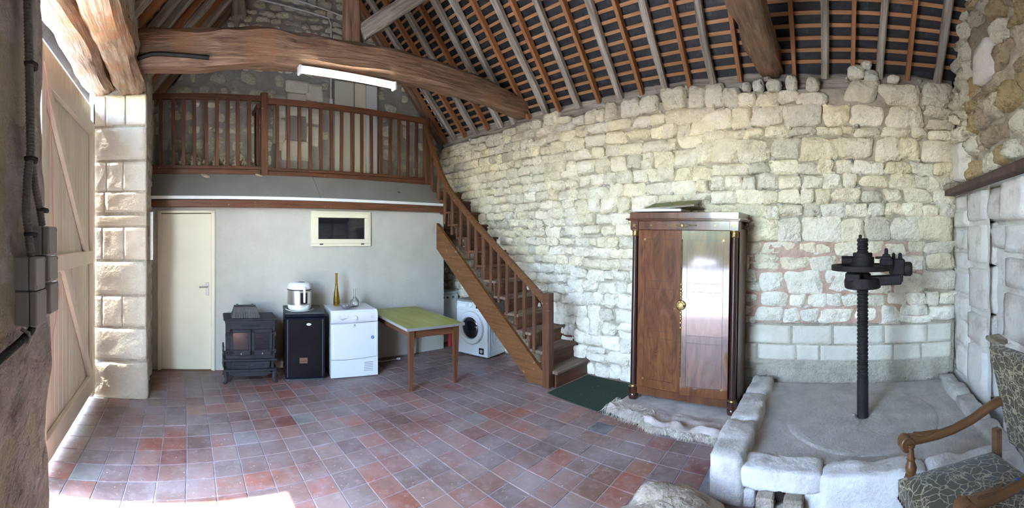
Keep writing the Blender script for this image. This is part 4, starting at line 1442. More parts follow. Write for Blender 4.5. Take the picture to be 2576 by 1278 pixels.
def press():
    t = thing('screw_press', 'black iron screw press with round ratchet head', 'press', (3.56, -.234, .222), math.radians(-93.7))
    m = M['rustiron']
    MB().lathe([(.052, 0), (.05, .02), (.049, .31), (.046, .33)], 24).build('shaft', m, t, smooth=True)
    prof = [(.044, .32)]
    z = .325
    while z < 1.52:
        prof += [(.043, z), (.049, z + .006), (.049, z + .02), (.043, z + .026)]
        z += .0335
    prof.append((.043, 1.53))
    MB().lathe(prof, 24).build('screw_thread', m, t, smooth=True, ang=30)
    lp = MB()
    lp.lathe([(.14, 1.10), (.155, 1.11), (.158, 1.13), (.158, 1.165), (.15, 1.19), (.08, 1.195)], 28)
    lp.build('lower_hub', m, t, smooth=True)
    MB().box((-.08, -.08, 1.205), (.13, .12, .075), .012).build('hub_lug', m, t)
    MB().box((.13, -.02, 1.17), (.4, .09, .085), .01, (0, -.04, 0)).build('ratchet_arm', m, t)
    MB().lathe([(.06, 1.19), (.07, 1.2), (.07, 1.225), (.055, 1.235), (.055, 1.27)], 20).build('collar', m, t, smooth=True)
    pl = MB().lathe([(.02, 1.262), (.265, 1.258), (.268, 1.262), (.268, 1.298), (.262, 1.303), (.24, 1.303), (.235, 1.29), (.12, 1.288)], 44)
    pl.build('ratchet_wheel', m, t, smooth=True)
    MB().lathe([(.1, 1.288), (.1, 1.365), (.097, 1.37), (.084, 1.372), (.084, 1.402), (.08, 1.406), (.05, 1.406)], 28).build('nut', m, t, smooth=True)
    MB().lathe([(.043, 0), (.043, .09), (.036, .11)], 14, (-.1, 0, 1.335), axis='x').build('socket', m, t, (-.08, 0, 0), smooth=True)
    MB().box((.14, -.03, 1.365), (.07, .02, .022), .006).build('pin', m, t)
    MB().box((-.02, -.02, 1.545), (.03, .03, .03), .006).build('screw_tip', m, t)
    # ratchet housing on the far right
    hs = MB().box((.20, -.05, 1.325), (.11, .11, .05), .006).box((.2, -.05, 1.36), (.085, .085, .035), .005).box((.2, -.05, 1.385), (.06, .06, .02), .004)
    hs.lathe([(.016, 1.39), (.016, 1.43), (.011, 1.445)], 10, (.2, -.05, 0))
    hs.build('pawl_block', m, t)
    h2 = MB().box((.295, 0, 1.285), (.13, .13, .14), .012).box((.3, 0, 1.215), (.09, .1, .06), .01)
    h2.build('pawl_housing', m, t)
    for x, s in ((.265, .017), (.32, .019)):
        MB().lathe([(s, 1.352), (s, 1.37), (s * .85, 1.38), (s * .85, 1.395), (s * .4, 1.405)], 8, (x, -.02, 0)).build('bolt', m, t)
    MB().lathe([(.055, 0), (.062, .01), (.062, .06), (.05, .075)], 18, (0, 0, 0), axis='x').build('end_cap', m, t, (.35, 0, 1.265), smooth=True)
    MB().tube([(.33, -.05, 1.16), (.335, -.055, 1.25)], .012, 8).build('pin', m, t)


press()


# ------------------------------------------------------------------ wardrobe
def star(r, d, mbx, c=(0, 0)):
    P = []
    for i in range(10):
        a = PI / 2 + i * PI / 5
        q = r if i % 2 == 0 else r * .42
        P.append((c[0] + q * math.cos(a), c[1] + q * math.sin(a)))
    return mbx.prism(P, 0, -d, 'xz')


def wardrobe():
    t = thing('wardrobe', 'tall mahogany wardrobe with columns, brass mounts and star inlays', 'wardrobe', (3.97, 1.555, .022), rot=(0, math.radians(1.0), math.radians(-90)))
    mh, md = M['mahogany'], M['mahogany_dark']
    D = .40
    W = 1.10
    body = MB().box((-.49, D / 2 + .02, .96), (.03, D, 1.74)).box((.49, D / 2 + .02, .96), (.03, D, 1.74)).box((0, D + .005, .96), (1.0, .02, 1.74))
    body.box((0, D / 2 + .02, .12), (1.0, D, .03)).box((0, D / 2 + .02, 1.82), (1.0, D, .03))
    body.box((-.54, D / 2 + .04, .96), (.08, D - .04, 1.74)).box((.54, D / 2 + .04, .96), (.08, D - .04, 1.74))
    body.build('carcass', mh, t)
    bx('bottom_rail', (0, .01, .105), (1.02, .05, .085), mh, t, .004)
    for s in (-1, 1):
        bx('back_foot', (s * .53, D - .04, .05), (.07, .07, .1), md, t, .004)
    # frieze and cornice
    fr = bx('frieze', (0, .0, 1.862), (1.0, .06, .096), mh, t, .003)
    for s in (-1, 1):
        k = bx('frieze_block', (s * .545, .02, 1.862), (.092, .12, .1), mh, t, .003)
        star(.026, .003, MB()).build('star', M['brass'], k, (0, -.061, 0))
        star(.014, .003, MB()).build('star', M['brass'], fr, (s * .35, -.031, 0))
    orn = MB()
    orn.lathe([(.02, 0), (.018, -.006), (.01, -.009)], 14, axis='y')
    for s in (-1, 1):
        orn.tube([(s * .02, -.003, .022), (s * .09, -.003, .006), (s * .15, -.003, 0)], .0022, 5)
        orn.tube([(s * .02, -.003, -.022), (s * .09, -.003, -.006), (s * .15, -.003, 0)], .0022, 5)
        for x in (.04, .075, .12, .15):
            orn.ell((s * x, -.003, 0), (.011, .004, .006), 8, 4)
    orn.build('ornament', M['brass'], fr, (0, -.031, 0))
    cor = MB()
    prof = [(0, 1.91), (-.05, 1.912), (-.055, 1.922), (-.075, 1.926), (-.082, 1.934), (-.06, 1.944), (-.02, 1.948), (-.02, 1.995), (0, 1.995)]
    cor.box((0, D / 2 + .0, 1.953), (1.19, D + .1, .086), .004)
    cor.box((0, D / 2 - .015, 1.926), (1.25, D + .15, .012), .004)
    cor.box((0, D / 2 - .01, 1.915), (1.22, D + .12, .012), .003)
    cor.build('cornice', mh, t)
    # columns
    for s in (-1, 1):
        cl = thing('x', '', '')
        bpy.data.objects.remove(cl)
        c = MB().lathe([(.038, .13), (.036, .16), (.034, 1.0), (.031, 1.75), (.031, 1.76)], 22).build('column', md, t, (s * .545, -.0, 0), smooth=True)
        MB().lathe([(.034, 1.745), (.04, 1.752), (.036, 1.765), (.037, 1.80), (.046, 1.806), (.046, 1.814)], 20).build('capital', M['brass'], c, smooth=True)
        MB().lathe([(.044, .128), (.046, .134), (.044, .142), (.041, .150), (.038, .152)], 20).build('base_ring', M['brass'], c, smooth=True)
        MB().lathe([(.05, 0), (.053, .004), (.053, .055), (.049, .06), (.053, .064), (.054, .125), (.046, .13)], 22).build('foot', md, c, smooth=True)
    # doors
    for s in (-1, 1):
        x0, x1 = (-.5, -.003) if s < 0 else (.003, .5)
        cx = (x0 + x1) / 2
        dr = bx('door', (cx, -.006, .98), (x1 - x0, .03, 1.665), M['mahogany_door' if s < 0 else 'mahogany_gloss'], t, .003)
        if s > 0:                                    # the right leaf stands ajar on its hinges
            an = math.radians(4.5)
            dr.rotation_euler = (0, 0, an)
            dr.location = (x1 - (x1 - x0) / 2 * math.cos(an), -.006 - (x1 - x0) / 2 * math.sin(an), .98)
            leaf = dr
        il = MB()
        a0, a1 = -.185 if s > 0 else -.17, .185 if s > 0 else .165
        b0, b1 = -.74, .735
        y = -.0155

        def line(xa, za, xb, zb):
            il.box(((xa + xb) / 2, y, (za + zb) / 2), (abs(xb - xa) + .003, .0016, abs(zb - za) + .003))
        line(a0, b0, a1, b0)
        line(a0, b1, a1, b1)
        line(a0, b0, a0, b1)
        line(a1, b0, a1, b1)
        for z in (.30, .215, -.225, -.30):
            line(a0, z, a1, z)
        il.build('inlay', M['inlay'], dr)
        for sx_, sz_ in ((a0 if s < 0 else a1, b1), (a0 if s < 0 else a1, b0)):
            star(.02, .003, MB()).build('star', M['brass'], dr, (sx_, y, sz_))
    # brass strip and lock medallion
    stp = MB()
    for z0, z1 in ((1.12, 1.72), (.33, .98)):
        stp.tube([(0, 0, z0), (0, 0, z1)], .0075, 8)
        for f in (.0, .06, .1, .16, .24, .5, .7):
            zz = z0 + f * (z1 - z0) if z0 > 1 else z1 - f * (z1 - z0)
            stp.ell((0, 0, zz), (.013 - f * .005, .01, .02), 8, 5)
    stp.build('brass_strip', M['brass'], leaf, (-.243, -.018, -.98), smooth=True)
    md_ = MB().lathe([(.052, 0), (.052, -.008), (.046, -.012), (.043, -.008), (.03, -.009), (.026, -.013), (.01, -.014)], 26, axis='y')
    for i in range(8):
        a = i * PI / 4
        md_.ell((.036 * math.cos(a), -.01, .036 * math.sin(a)), (.007, .004, .007), 6, 4)
    md_.build('medallion', M['brass'], leaf, (-.243, -.016, .075), smooth=True)
    bx('key', (-.205, -.032, .07), (.006, .03, .016), M['rustiron'], leaf, .001)


def gloss(name, base):
    m = base.copy()
    m.name = name
    b = m.node_tree.nodes['Principled BSDF']
    b.inputs['Roughness'].default_value = .32
    b.inputs['Coat Weight'].default_value = 1
    b.inputs['Coat IOR'].default_value = 1.75
    b.inputs['Coat Roughness'].default_value = .07
    return m


M['mahogany_door'] = mat('flame mahogany veneer', [(.25, (.045, .013, .006)), (.45, (.115, .038, .013)), (.7, (.20, .076, .026))], scale=5, stretch=(1.6, 1, .35), detail=9, dist=2.2,
                         rough=.45, coat=.12, spec=.2, rnd=.05, stains=((.33, .22, .15), 9, .68, .76))
M['mahogany_gloss'] = gloss('french polished mahogany', M['mahogany_door'])
wardrobe()


def wardrobe_top():
    c = thing('canvas', 'flat blank canvas with stapled white edge lying on the wardrobe', 'painting', (4.08, 1.83, 2.036), rot=(0, math.radians(1.0), math.radians(-88)))
    bx('stretcher', (0, .04, .012), (.55, .3, .028), M['paper'], c, .002)
    for i in range(8):
        bx('staple', (-.25 + i * .07, -.1105, .014), (.004, .002, .005), M['darkgrey'], c)
    p = thing('canvas', 'landscape canvas propped at a slant on top of the wardrobe', 'painting', (4.19, 1.74, 2.108), rot=(math.radians(14), math.radians(-3), math.radians(-86)))
    bx('stretcher', (0, .05, 0), (.56, .3, .02), M['oldwood'], p, .002)
    bx('painted_face', (0, .05, .011), (.56, .3, .002), M['canvas_green'], p)
    s = thing('sheet', 'loose white paper sheet lying over the blank canvas', 'paper', (4.03, 1.79, 2.066), math.radians(-95))
    bx('page', (0, 0, 0), (.26, .12, .003), M['paper'], s)
    bx('torn_flap', (-.02, .01, .004), (.09, .07, .004), M['insul'], s, .001)


wardrobe_top()


# ------------------------------------------------------------------ floor coverings, rock
def coverings():
    poly = [(3.60, 2.99), (3.575, 2.84), (3.545, 2.6), (3.523, 2.38), (3.50, 2.15), (3.492, 1.99), (3.50, 1.72), (4.36, 1.7), (4.38, 2.97)]
    c = MB().prism(poly, .007, .016, 'xy').build('carpet', M['carpet'])
    tag(c, 'dark green carpet offcut between the stairs and the wardrobe', 'carpet')
    # wool blanket
    pts = [(2.18, 3.56), (2.0, 3.50), (1.8, 3.47), (1.69, 3.44), (1.59, 3.375), (1.46, 3.42), (1.29, 3.377), (1.16, 3.42), (1.0, 3.385), (.935, 3.39)]

    def xf(y):
        for (a, xa), (b, xb) in zip(pts[:-1], pts[1:]):
            if b <= y <= a:
                return xb + (xa - xb) * (y - b) / (a - b)
        return pts[0][1] if y > pts[0][0] else pts[-1][1]
    nu, nv = 60, 40
    P, Fc = [], []
    for i in range(nu + 1):
        y = .945 + (2.19 - .945) * i / nu
        for j in range(nv + 1):
            v = j / nv
            x = xf(y) + (4.15 - xf(y)) * v
            edge = math.exp(-((v - .12) / .09) ** 2)
            z = .022 + .02 * abs(fbm(x * 5, y * 5, 1, 3)) * (v < .55) + edge * (.04 + .05 * noise.noise(Vector((y * 8, x * 3, 5)))) + .03 * max(0, noise.noise(Vector((y * 5 + x * 4, 2, 2)))) * (v < .45)
            if v < .02:
                z = .014
            if v > .5:
                z = min(z, .024)
            P.append((x - 3.8, y - 1.55, z))
    for i in range(nu):
        for j in range(nv):
            a = i * (nv + 1) + j
            Fc.append((a, a + nv + 1, a + nv + 2, a + 1))
    n0 = len(P)
    t = thing('wool_blanket', 'crumpled beige wool blanket with fringe under the wardrobe', 'blanket', (3.8, 1.55, 0))
    b = MB().add(P, Fc).build('cloth', M['wool'], t)
    b.data.shade_smooth()
    sol = b.modifiers.new('thick', 'SOLIDIFY')
    sol.thickness = .006
    rg = random.Random(8)
    fr = MB()
    for k in range(1500):
        left = k < 700
        y = rg.uniform(1.72, 2.2) if left else rg.uniform(.94, 1.75)
        x = xf(y) + (rg.uniform(-.0, .26) if left else rg.uniform(-.005, .03))
        a = rg.gauss(0, .45) + PI + .35 * math.sin(y * 23)
        L = rg.uniform(.04, .11) if left else rg.uniform(.03, .065)
        z0 = rg.uniform(.03, .075) if left else rg.uniform(.02, .05)
        q = [Vector((x - 3.8, y - 1.55, z0))]
        for s in range(1, 4):
            q.append(q[0] + Vector((math.cos(a) * L * s / 3, math.sin(a) * L * s / 3 + rg.uniform(-.016, .016), (z0 * -.8) * (s / 3) ** 2 + .008 * (s < 3))))
        fr.tube(q, [.0016, .0018, .0015, .0007], 3)
    tag(fr.build('fringe', M['fringe'], t, recalc=False), None, None, None, 'stuff')
    # frayed edge of the carpet
    # rock
    m = MB().ell((0, 0, 0), (1, 1, 1), 40, 26)
    vv = []
    for p in m.v:
        q = Vector(p)
        s = 1 + .22 * fbm(q.x * 1.3 + 3, q.y * 1.3, q.z * 1.3, 4) + .04 * fbm(q.x * 6, q.y * 6, q.z * 6, 3)
        q = q * s
        q.z = max(q.z, -.45)
        vv.append((q.x * .27, q.y * .34, (q.z + .45) * .165))
    m.v = vv
    r = m.build('boulder', M['rock'], None, (2.27, .92, .0))
    r.data.shade_smooth()
    tag(r, 'big rough brown boulder on the floor before the basin', 'rock')


coverings()


# ------------------------------------------------------------------ stove, fridge, dryer, fryer, bottles
def leaf_spray(n, L, mbx, c=(0, 0), s=1):
    rg = random.Random(n)
    for i in range(n):
        x = c[0] + s * L * (i / n)
        for k in (-1, 1):
            mbx.ell((x, -.003, c[1] + k * .009), (.014, .004, .005), 6, 4)
        mbx.ell((x + .006, -.003, c[1]), (.01, .003, .003), 6, 4)
    return mbx


def stove():
    t = thing('wood_stove', 'small dark cast iron stove with two glazed doors', 'stove', (.81, 4.925, 0), math.radians(-4.2))
    m = M['iron']
    b = MB().box((0, .21, .46), (.58, .36, .60), .006)
    b.box((0, .2, .775), (.65, .42, .026), .008).box((0, .2, .745), (.61, .39, .04), .006)
    b.box((0, .2, .287), (.645, .42, .026), .006).box((0, .2, .165), (.645, .42, .03), .006)
    b.build('body', m, t)
    # front frame
    bx('front_panel', (0, .018, .52), (.6, .03, .44), m, t, .006)
    leaf_spray(9, .25, MB(), (-.125, 0)).build('leaf_relief', m, t, (.02, .0, .705))
    for s in (-1, 1):
        x0, x1 = (-.247, .005) if s < 0 else (.012, .262)
        cx = (x0 + x1) / 2
        d = MB()
        z0, z1 = .35, .66
        for xx, zz, sx, sz in ((cx, z0 + .032, x1 - x0, .064), (cx, z1 - .02, x1 - x0, .04), (x0 + .017, (z0 + z1) / 2, .034, z1 - z0), (x1 - .017, (z0 + z1) / 2, .034, z1 - z0)):
            d.box((xx, -.008, zz), (sx, .024, sz), .004)
        dr = d.build('door', m, t)
        bx('glass', (cx, -.004, .517), (x1 - x0 - .06, .006, .215), M['mirrorglass' if s < 0 else 'darkglass'], dr)
        MB().ell((cx + .005, -.03, .372), (.011, .012, .011), 10, 6).build('knob', M['steel'], dr)
        for k in (-3, -2, 2, 3):
            MB().lathe([(.004, 0), (.004, -.003)], 8, (cx + k * .026, -.0195, .374), axis='y').build('air_hole', M['inlay'], dr)
        xh = x0 - .03 if s < 0 else x1 + .02
        for z in (.405, .61):
            MB().box((xh, -.006, z), (.05, .026, .028), .005).lathe([(.009, -.02), (.009, .02)], 8, (xh + s * .018, -.02, z - .012)).build('hinge', m, dr)
    MB().box((.03, -.03, .36), (.03, .03, .018), .005).build('latch', m, t)
    # ash door
    ad = bx('ash_door', (0, .005, .228), (.47, .03, .085), m, t, .006)
    MB().lathe([(.042, 0), (.042, -.008), (.036, -.011), (.032, -.007), (.012, -.008), (.006, -.013)], 22, axis='y').build('medallion', m, ad, (.02, -.015, 0), smooth=True)
    leaf_spray(5, .11, MB(), (-.15, 0)).build('leaf_relief', m, ad, (0, -.015, 0))
    leaf_spray(5, .11, MB(), (.07, 0)).build('leaf_relief', m, ad, (0, -.015, 0))
    MB().lathe([(.016, 0), (.016, -.006), (.011, -.008)], 14, (-.2, -.015, 0), axis='y').build('vent_disc', m, ad)
    MB().prism([(-.22, .155), (.22, .155), (.26, .13), (.19, .095), (-.19, .095), (-.26, .13)], .0, .02, 'xz').build('apron', m, t)
    for sx in (-1, 1):
        for y in (.03, .37):
            lg = MB()
            q = [(sx * .30, y, .16), (sx * .295, y, .11), (sx * .285, y - .004, .06), (sx * .3, y - .012, .02), (sx * .315, y - .02, .0)]
            lg.tube(q, [.036, .03, .021, .02, .022], 8)
            lg.build('leg', m, t, smooth=True)
    for z in (.40, .26):
        bx('side_flap', (-.325, .12, z), (.02, .2, .11), m, t, .004)
    # separate cast grate box resting on the stove
    g = thing('grate_box', 'ribbed cast iron grate box resting on the stove', 'grate', (.785, 5.08, .789), math.radians(-4))
    k = MB()
    P = [(-.19, -.13, 0), (.155, -.13, 0), (.155, .1, 0), (-.19, .1, 0), (-.155, -.08, .115), (.12, -.08, .115), (.12, .08, .115), (-.155, .08, .115)]
    k.add(P, [(0, 1, 5, 4), (1, 2, 6, 5), (2, 3, 7, 6), (3, 0, 4, 7), (3, 2, 1, 0)])
    k.build('shell', M['irongrey'], g)
    bx('mouth', (-.018, 0, .112), (.26, .14, .01), M['inlay'], g)
    for i in range(10):
        x = -.15 + i * .03
        bx('rib', (x, -.118, .034), (.012, .02, .075), M['irongrey'], g, .002, (-.4, 0, 0))
    for a, b_, c_, d_ in ((-.155, .12, -.085, 1), (-.155, .12, .08, 1)):
        bx('rim', ((a + b_) / 2, c_, .12), (b_ - a, .014, .018), M['irongrey'], g, .003)
    for x in (-.11, .08):
        bx('lug', (x, .08, .128), (.03, .02, .025), M['irongrey'], g, .003)


M['irongrey'] = mat('dusty cast iron', [(.3, (.05, .048, .043)), (.7, (.09, .085, .078))], scale=9, rough=.75, bump=.3, bscale=60)
M['mirrorglass'] = mat('sooty reflective stove glass', [(.3, (.05, .04, .04)), (.7, (.09, .07, .07))], scale=4, rough=.12, spec=1.0, metallic=.55)
stove()


def fridge():
    t = thing('fridge', 'small black under-counter fridge with oval white badge', 'fridge', (1.473, 4.857, 0), math.radians(-10.9))
    bx('cabinet', (0, .30, .425), (.485, .47, .80), M['fridge'], t, .006)
    bx('top_plate', (0, .265, .836), (.495, .54, .03), M['fridgetop'], t, .006)
    bx('top_trim', (0, .0, .81), (.49, .025, .035), M['navy'], t, .004)
    d = bx('door', (0, .03, .41), (.485, .06, .755), M['navy'], t, .012)
    bx('door_panel', (0, -.002, .0), (.415, .06, .70), M['fridge'], d, .006)
    for s in (-1, 1):
        bx('edge_strip', (s * .215, -.031, .0), (.012, .006, .7), M['fridgetop'], d, .002)
    bd = MB().lathe([(.03, 0), (.03, -.004), (.026, -.006)], 24, (0, 0, 0), axis='y', sx=1.0)
    bd.v = [(x, y, z * .5) for x, y, z in bd.v]
    b = bd.build('badge', M['whiteplastic'], d, (.045, -.0325, .29), smooth=True)
    bx('badge_print', (0, -.0065, 0), (.036, .001, .008), M['print'], b)
    sk = bx('sticker', (-.02, -.033, -.15), (.098, .001, .068), M['insul_dark'], d)
    for i in range(3):
        bx('sticker_bar', (0, -.001, .0 - i * .004 - .004), (.096, .0008, .0016), M['inlay'], sk)
    bx('plinth', (0, .06, .02), (.47, .06, .04), M['darkgrey'], t, .004)


M['insul_dark'] = mat('brown label', (.13, .065, .04), rough=.6)
fridge()


def fryer():
    t = thing('deep_fryer', 'white and champagne deep fryer with lid handle on the fridge', 'fryer', (1.462, 5.07, .852), math.radians(-14))
    n = 36
    MB().lathe([(.10, 0), (.135, .004), (.148, .03), (.152, .075)], n).build('base', M['whiteplastic'], t, smooth=True)
    MB().lathe([(.1525, .07), (.1535, .08), (.153, .245), (.15, .25)], n).build('pot', M['champagne'], t, smooth=True)
    MB().lathe([(.15, .248), (.156, .252), (.156, .262), (.15, .266)], n).build('seal', M['rubber'], t, smooth=True)
    MB().lathe([(.154, .262), (.156, .275), (.15, .305), (.13, .333), (.1, .345), (.0001, .348)], n).build('lid', M['whiteplastic'], t, smooth=True)
    w_ = MB().ell((0, 0, 0), (.065, .04, .006), 20, 6)
    w_.build('lid_window', M['greyplastic'], t, (.0, -.03, .344))
    MB().ell((0, 0, 0), (.05, .026, .006), 20, 6).build('filter_cap', M['darkglass'], t, (.02, -.035, .348))
    # dark control panel curved on the front
    def patch(a0, a1, z0, z1, r, k=12):
        P, Fc = [], []
        for i in range(k + 1):
            for z in (z0, z1):
                for rr in (r, r + .004):
                    a = -PI / 2 + a0 + (a1 - a0) * i / k
                    P.append((rr * math.cos(a), rr * math.sin(a), z))
        for i in range(k):
            q = i * 4
            Fc += [(q + 1, q + 5, q + 7, q + 3), (q, q + 2, q + 6, q + 4), (q + 2, q + 3, q + 7, q + 6), (q, q + 4, q + 5, q + 1)]
        Fc += [(0, 1, 3, 2), (4 * k, 4 * k + 2, 4 * k + 3, 4 * k + 1)]
        return MB().add(P, Fc)
    patch(.05, .62, .09, .225, .1542).build('control_panel', M['blackgloss'], t, smooth=True)
    patch(.68, 1.0, .09, .235, .1542).build('side_label', M['paper'], t, smooth=True)
    for i in range(5):
        patch(.12 + i * .1, .16 + i * .1, .074, .078, .1535, 2).build('indicator', M['darkgrey'], t)
    patch(.1, .45, .052, .056, .1495, 6).build('slot', M['darkgrey'], t)
    h = MB().tube([(.047, -.15, .29), (.053, -.168, .285), (.055, -.175, .26), (.056, -.176, .18), (.055, -.174, .11)], [.012, .016, .017, .016, .013], 10)
    h.build('handle', M['whiteplastic'], t, smooth=True)
    c = [(math.cos(a) * (.175 + .01 * math.sin(3 * a)), math.sin(a) * (.17 + .012 * math.sin(2 * a)) - .012, .006) for a in [PI * .95 + i * PI * 1.1 / 24 for i in range(25)]]
    MB().tube(c, .004, 6).build('cord', M['whiteplastic'], t, smooth=True)


fryer()


def dryer():
    t = thing('tumble_dryer', 'white tumble dryer with blue round sticker beside the table', 'dryer', (2.095, 4.778, 0), math.radians(-9.4))
    W = .605
    bx('cabinet', (0, .295, .415), (W - .012, .52, .80), M['white'], t, .01)
    bx('top', (0, .285, .835), (W, .56, .03), M['white'], t, .012)
    # control panel with rounded brow
    pr = [(.05, .70), (.0, .70), (-.012, .72), (-.012, .80), (.0, .83), (.04, .849), (.05, .849)]
    cp = MB().prism(pr, -W / 2, W / 2, 'yz').build('control_panel', M['white'], t, smooth=True, ang=50)
    kn = MB().lathe([(.03, 0), (.03, -.006), (.024, -.022), (.018, -.024)], 20, (0, 0, 0), axis='y').build('dial', M['white'], cp, (.005, -.012, .755), smooth=True)
    MB().prism([(-.2, .752), (-.07, .758), (-.155, .728)], -.0135, -.011, 'xz').build('drawer_grip', M['greyplastic'], cp)
    rg = random.Random(1)
    for cx, cz, n, w_ in ((-.19, .79, 5, .035), (-.13, .795, 3, .02), (-.08, .79, 4, .03), (.23, .77, 4, .05), (.22, .802, 1, .03)):
        for i in range(n):
            bx('print_line', (cx, -.0125, cz - i * .008), (w_ * rg.uniform(.6, 1), .0006, .002), M['print'], cp)
    for i in range(4):
        bx('button', (.11 + i * .028, -.013, .795), (.014, .004, .006), M['whitetrim'], cp, .001)
    fd = MB().prism([(-W / 2, .245), (-W / 2 + .2, .24), (.1, .246), (W / 2, .262), (W / 2, .695), (.1, .688), (-W / 2 + .2, .683), (-W / 2, .685)], -.012, .04, 'xz')
    d = fd.build('door', M['white'], t)
    bx('door_edge', (-W / 2 + .03, -.013, .46), (.014, .004, .42), M['whitetrim'], d, .001)
    bx('door_edge', (W / 2 - .03, -.013, .47), (.012, .004, .42), M['whitetrim'], d, .001)
    text('logo_text', 'INDESIT', .014, M['print'], d, (.0, -.0135, .645), (PI / 2, 0, 0))
    MB().lathe([(.012, 0), (.012, -.001), (.009, -.0012), (.009, 0)], 18, (0, -.0125, .665), axis='y').build('logo_ring', M['print'], d)
    bx('logo_bar', (0, -.0132, .665), (.004, .001, .011), M['print'], d)
    sb = MB().lathe([(.021, 0), (.021, -.0012)], 22, axis='y').build('sticker', M['blue'], d, (.235, -.0122, .50))
    MB().prism([(-.009, -.007), (-.006, -.01), (.004, 0), (.006, -.004), (.009, .009), (-.004, .006), (0, .004)], -.0022, -.0013, 'xz').build('arrow', M['whitetrim'], sb)
    lp = MB().prism([(-W / 2, .02), (W / 2, .02), (W / 2, .256), (.1, .24), (-W / 2 + .2, .234), (-W / 2, .239)], -.014, .04, 'xz').build('kick_panel', M['white'], t)
    for i in range(6):
        bx('vent_slot', (.18, -.0145, .085 + i * .021), (.115, .003, .009), M['greyplastic'], lp, .001)
    for sx in (-1, 1):
        for y in (.05, .5):
            MB().lathe([(.02, 0), (.02, .022)], 10, (sx * .26, y, 0)).build('foot', M['darkgrey'], t)
    # cable on the floor
    c = MB().tube([(2.52, 5.28, .10), (2.58, 5.27, .03), (2.66, 5.24, .012), (2.78, 5.2, .012), (2.88, 5.22, .012), (2.95, 5.2, .016)], .006, 6)
    c.box((2.97, 5.195, .02), (.05, .03, .025), .005)
    tag(c.build('power_cable', M['whiteplastic'], None, smooth=True), 'pale power cable with plug lying under the table', 'cable')


dryer()


def bottles():
    b = thing('amber_bottle', 'tall slender amber glass bottle on the dryer', 'bottle', (2.0, 5.16, .852))
    MB().lathe([(.035, 0), (.042, .01), (.044, .05), (.042, .1), (.033, .17), (.022, .23), (.0165, .3), (.0155, .42), (.018, .43), (.018, .437),
                (.013, .437), (.0125, .3), (.018, .23), (.029, .17), (.038, .1), (.04, .05), (.037, .014), (.002, .012)], 24).build('glass', M['amber'], b, smooth=True)
    c = thing('carafe', 'clear glass carafe with flared neck on the dryer', 'carafe', (2.225, 5.07, .852))
    MB().lathe([(.055, 0), (.068, .008), (.07, .03), (.06, .07), (.03, .11), (.016, .14), (.015, .21), (.02, .226), (.024, .228),
                (.021, .225), (.0125, .208), (.0125, .14), (.027, .11), (.056, .07), (.066, .03), (.06, .012), (.002, .010)], 24).build('glass', M['clear'], c, smooth=True)
    d = thing('glass_dish', 'low smoked glass dish in front of the bottles on the dryer', 'dish', (2.045, 4.93, .852))
    prof = [(.045, 0), (.06, .012), (.085, .035), (.104, .044), (.106, .046), (.1, .042), (.08, .036), (.055, .016), (.002, .01)]
    m = MB().lathe(prof, 30)
    m.v = [(x * (1 + .05 * math.sin(10 * math.atan2(y, x)) * (z > .03)), y * (1 + .05 * math.sin(10 * math.atan2(y, x)) * (z > .03)), z) for x, y, z in m.v]
    m.build('bowl', M['smoke'], d, smooth=True)
    rg = random.Random(6)
    for i in range(7):
        MB().ell((0, 0, 0), (.018, .013, .008), 8, 5).build('pebble', M['irongrey' if i % 2 else 'paper'], d, (rg.uniform(-.04, .04), rg.uniform(-.035, .035), .026 + i * .001), (rg.uniform(-.4, .4), rg.uniform(-.4, .4), rg.uniform(0, 3)))


M['smoke'] = mat('smoked ribbed glass', [(.3, (.10, .09, .08)), (.7, (.33, .31, .29))], scale=25, rough=.12, spec=.8)
bottles()


# ------------------------------------------------------------------ table
def table():
    t = thing('kitchen_table', 'wooden table with green oilcloth top and metal edging', 'table', (2.845, 4.63, 0), math.radians(-7))
    W, L, Z = .75, 1.40, .735
    tp = bx('top', (0, 0, Z - .012), (W, L, .022), M['lino'], t, .002)
    for x, y, sx, sy in ((0, -L / 2, W + .008, .008), (0, L / 2, W + .008, .008), (-W / 2, 0, .008, L), (W / 2, 0, .008, L)):
        bx('edging', (x, y, 0), (sx, sy, .03), M['alu'], tp, .001)
    for y in (-L / 2 + .085, L / 2 - .085):
        bx('apron', (0, y, Z - .075), (W - .17, .022, .1), M['tablewood_x'], t, .002)
    for x in (-W / 2 + .085, W / 2 - .085):
        bx('apron', (x, 0, Z - .075), (.022, L - .2, .1), M['tablewood_y'], t, .002)
    for sx in (-1, 1):
        for sy in (-1, 1):
            x, y = sx * (W / 2 - .08), sy * (L / 2 - .08)
            P = []
            for z, s in ((0, .016), (Z - .17, .032), (Z - .024, .032)):
                for a, b in ((-1, -1), (1, -1), (1, 1), (-1, 1)):
                    P.append((x + a * s, y + b * s, z))
            Fc = [(3, 2, 1, 0), (8, 9, 10, 11)] + [(k + e, k + (e + 1) % 4, k + 4 + (e + 1) % 4, k + 4 + e) for k in (0, 4) for e in range(4)]
            MB().add(P, Fc).build('leg', M['tablewood'], t)


M['tablewood_x'] = wood('red table wood x', (.075, .026, .010), (.155, .06, .024), axis='x', rough=.5, rnd=.06)
M['tablewood_y'] = wood('red table wood y', (.075, .026, .010), (.155, .06, .024), axis='y', rough=.5, rnd=.06)
table()


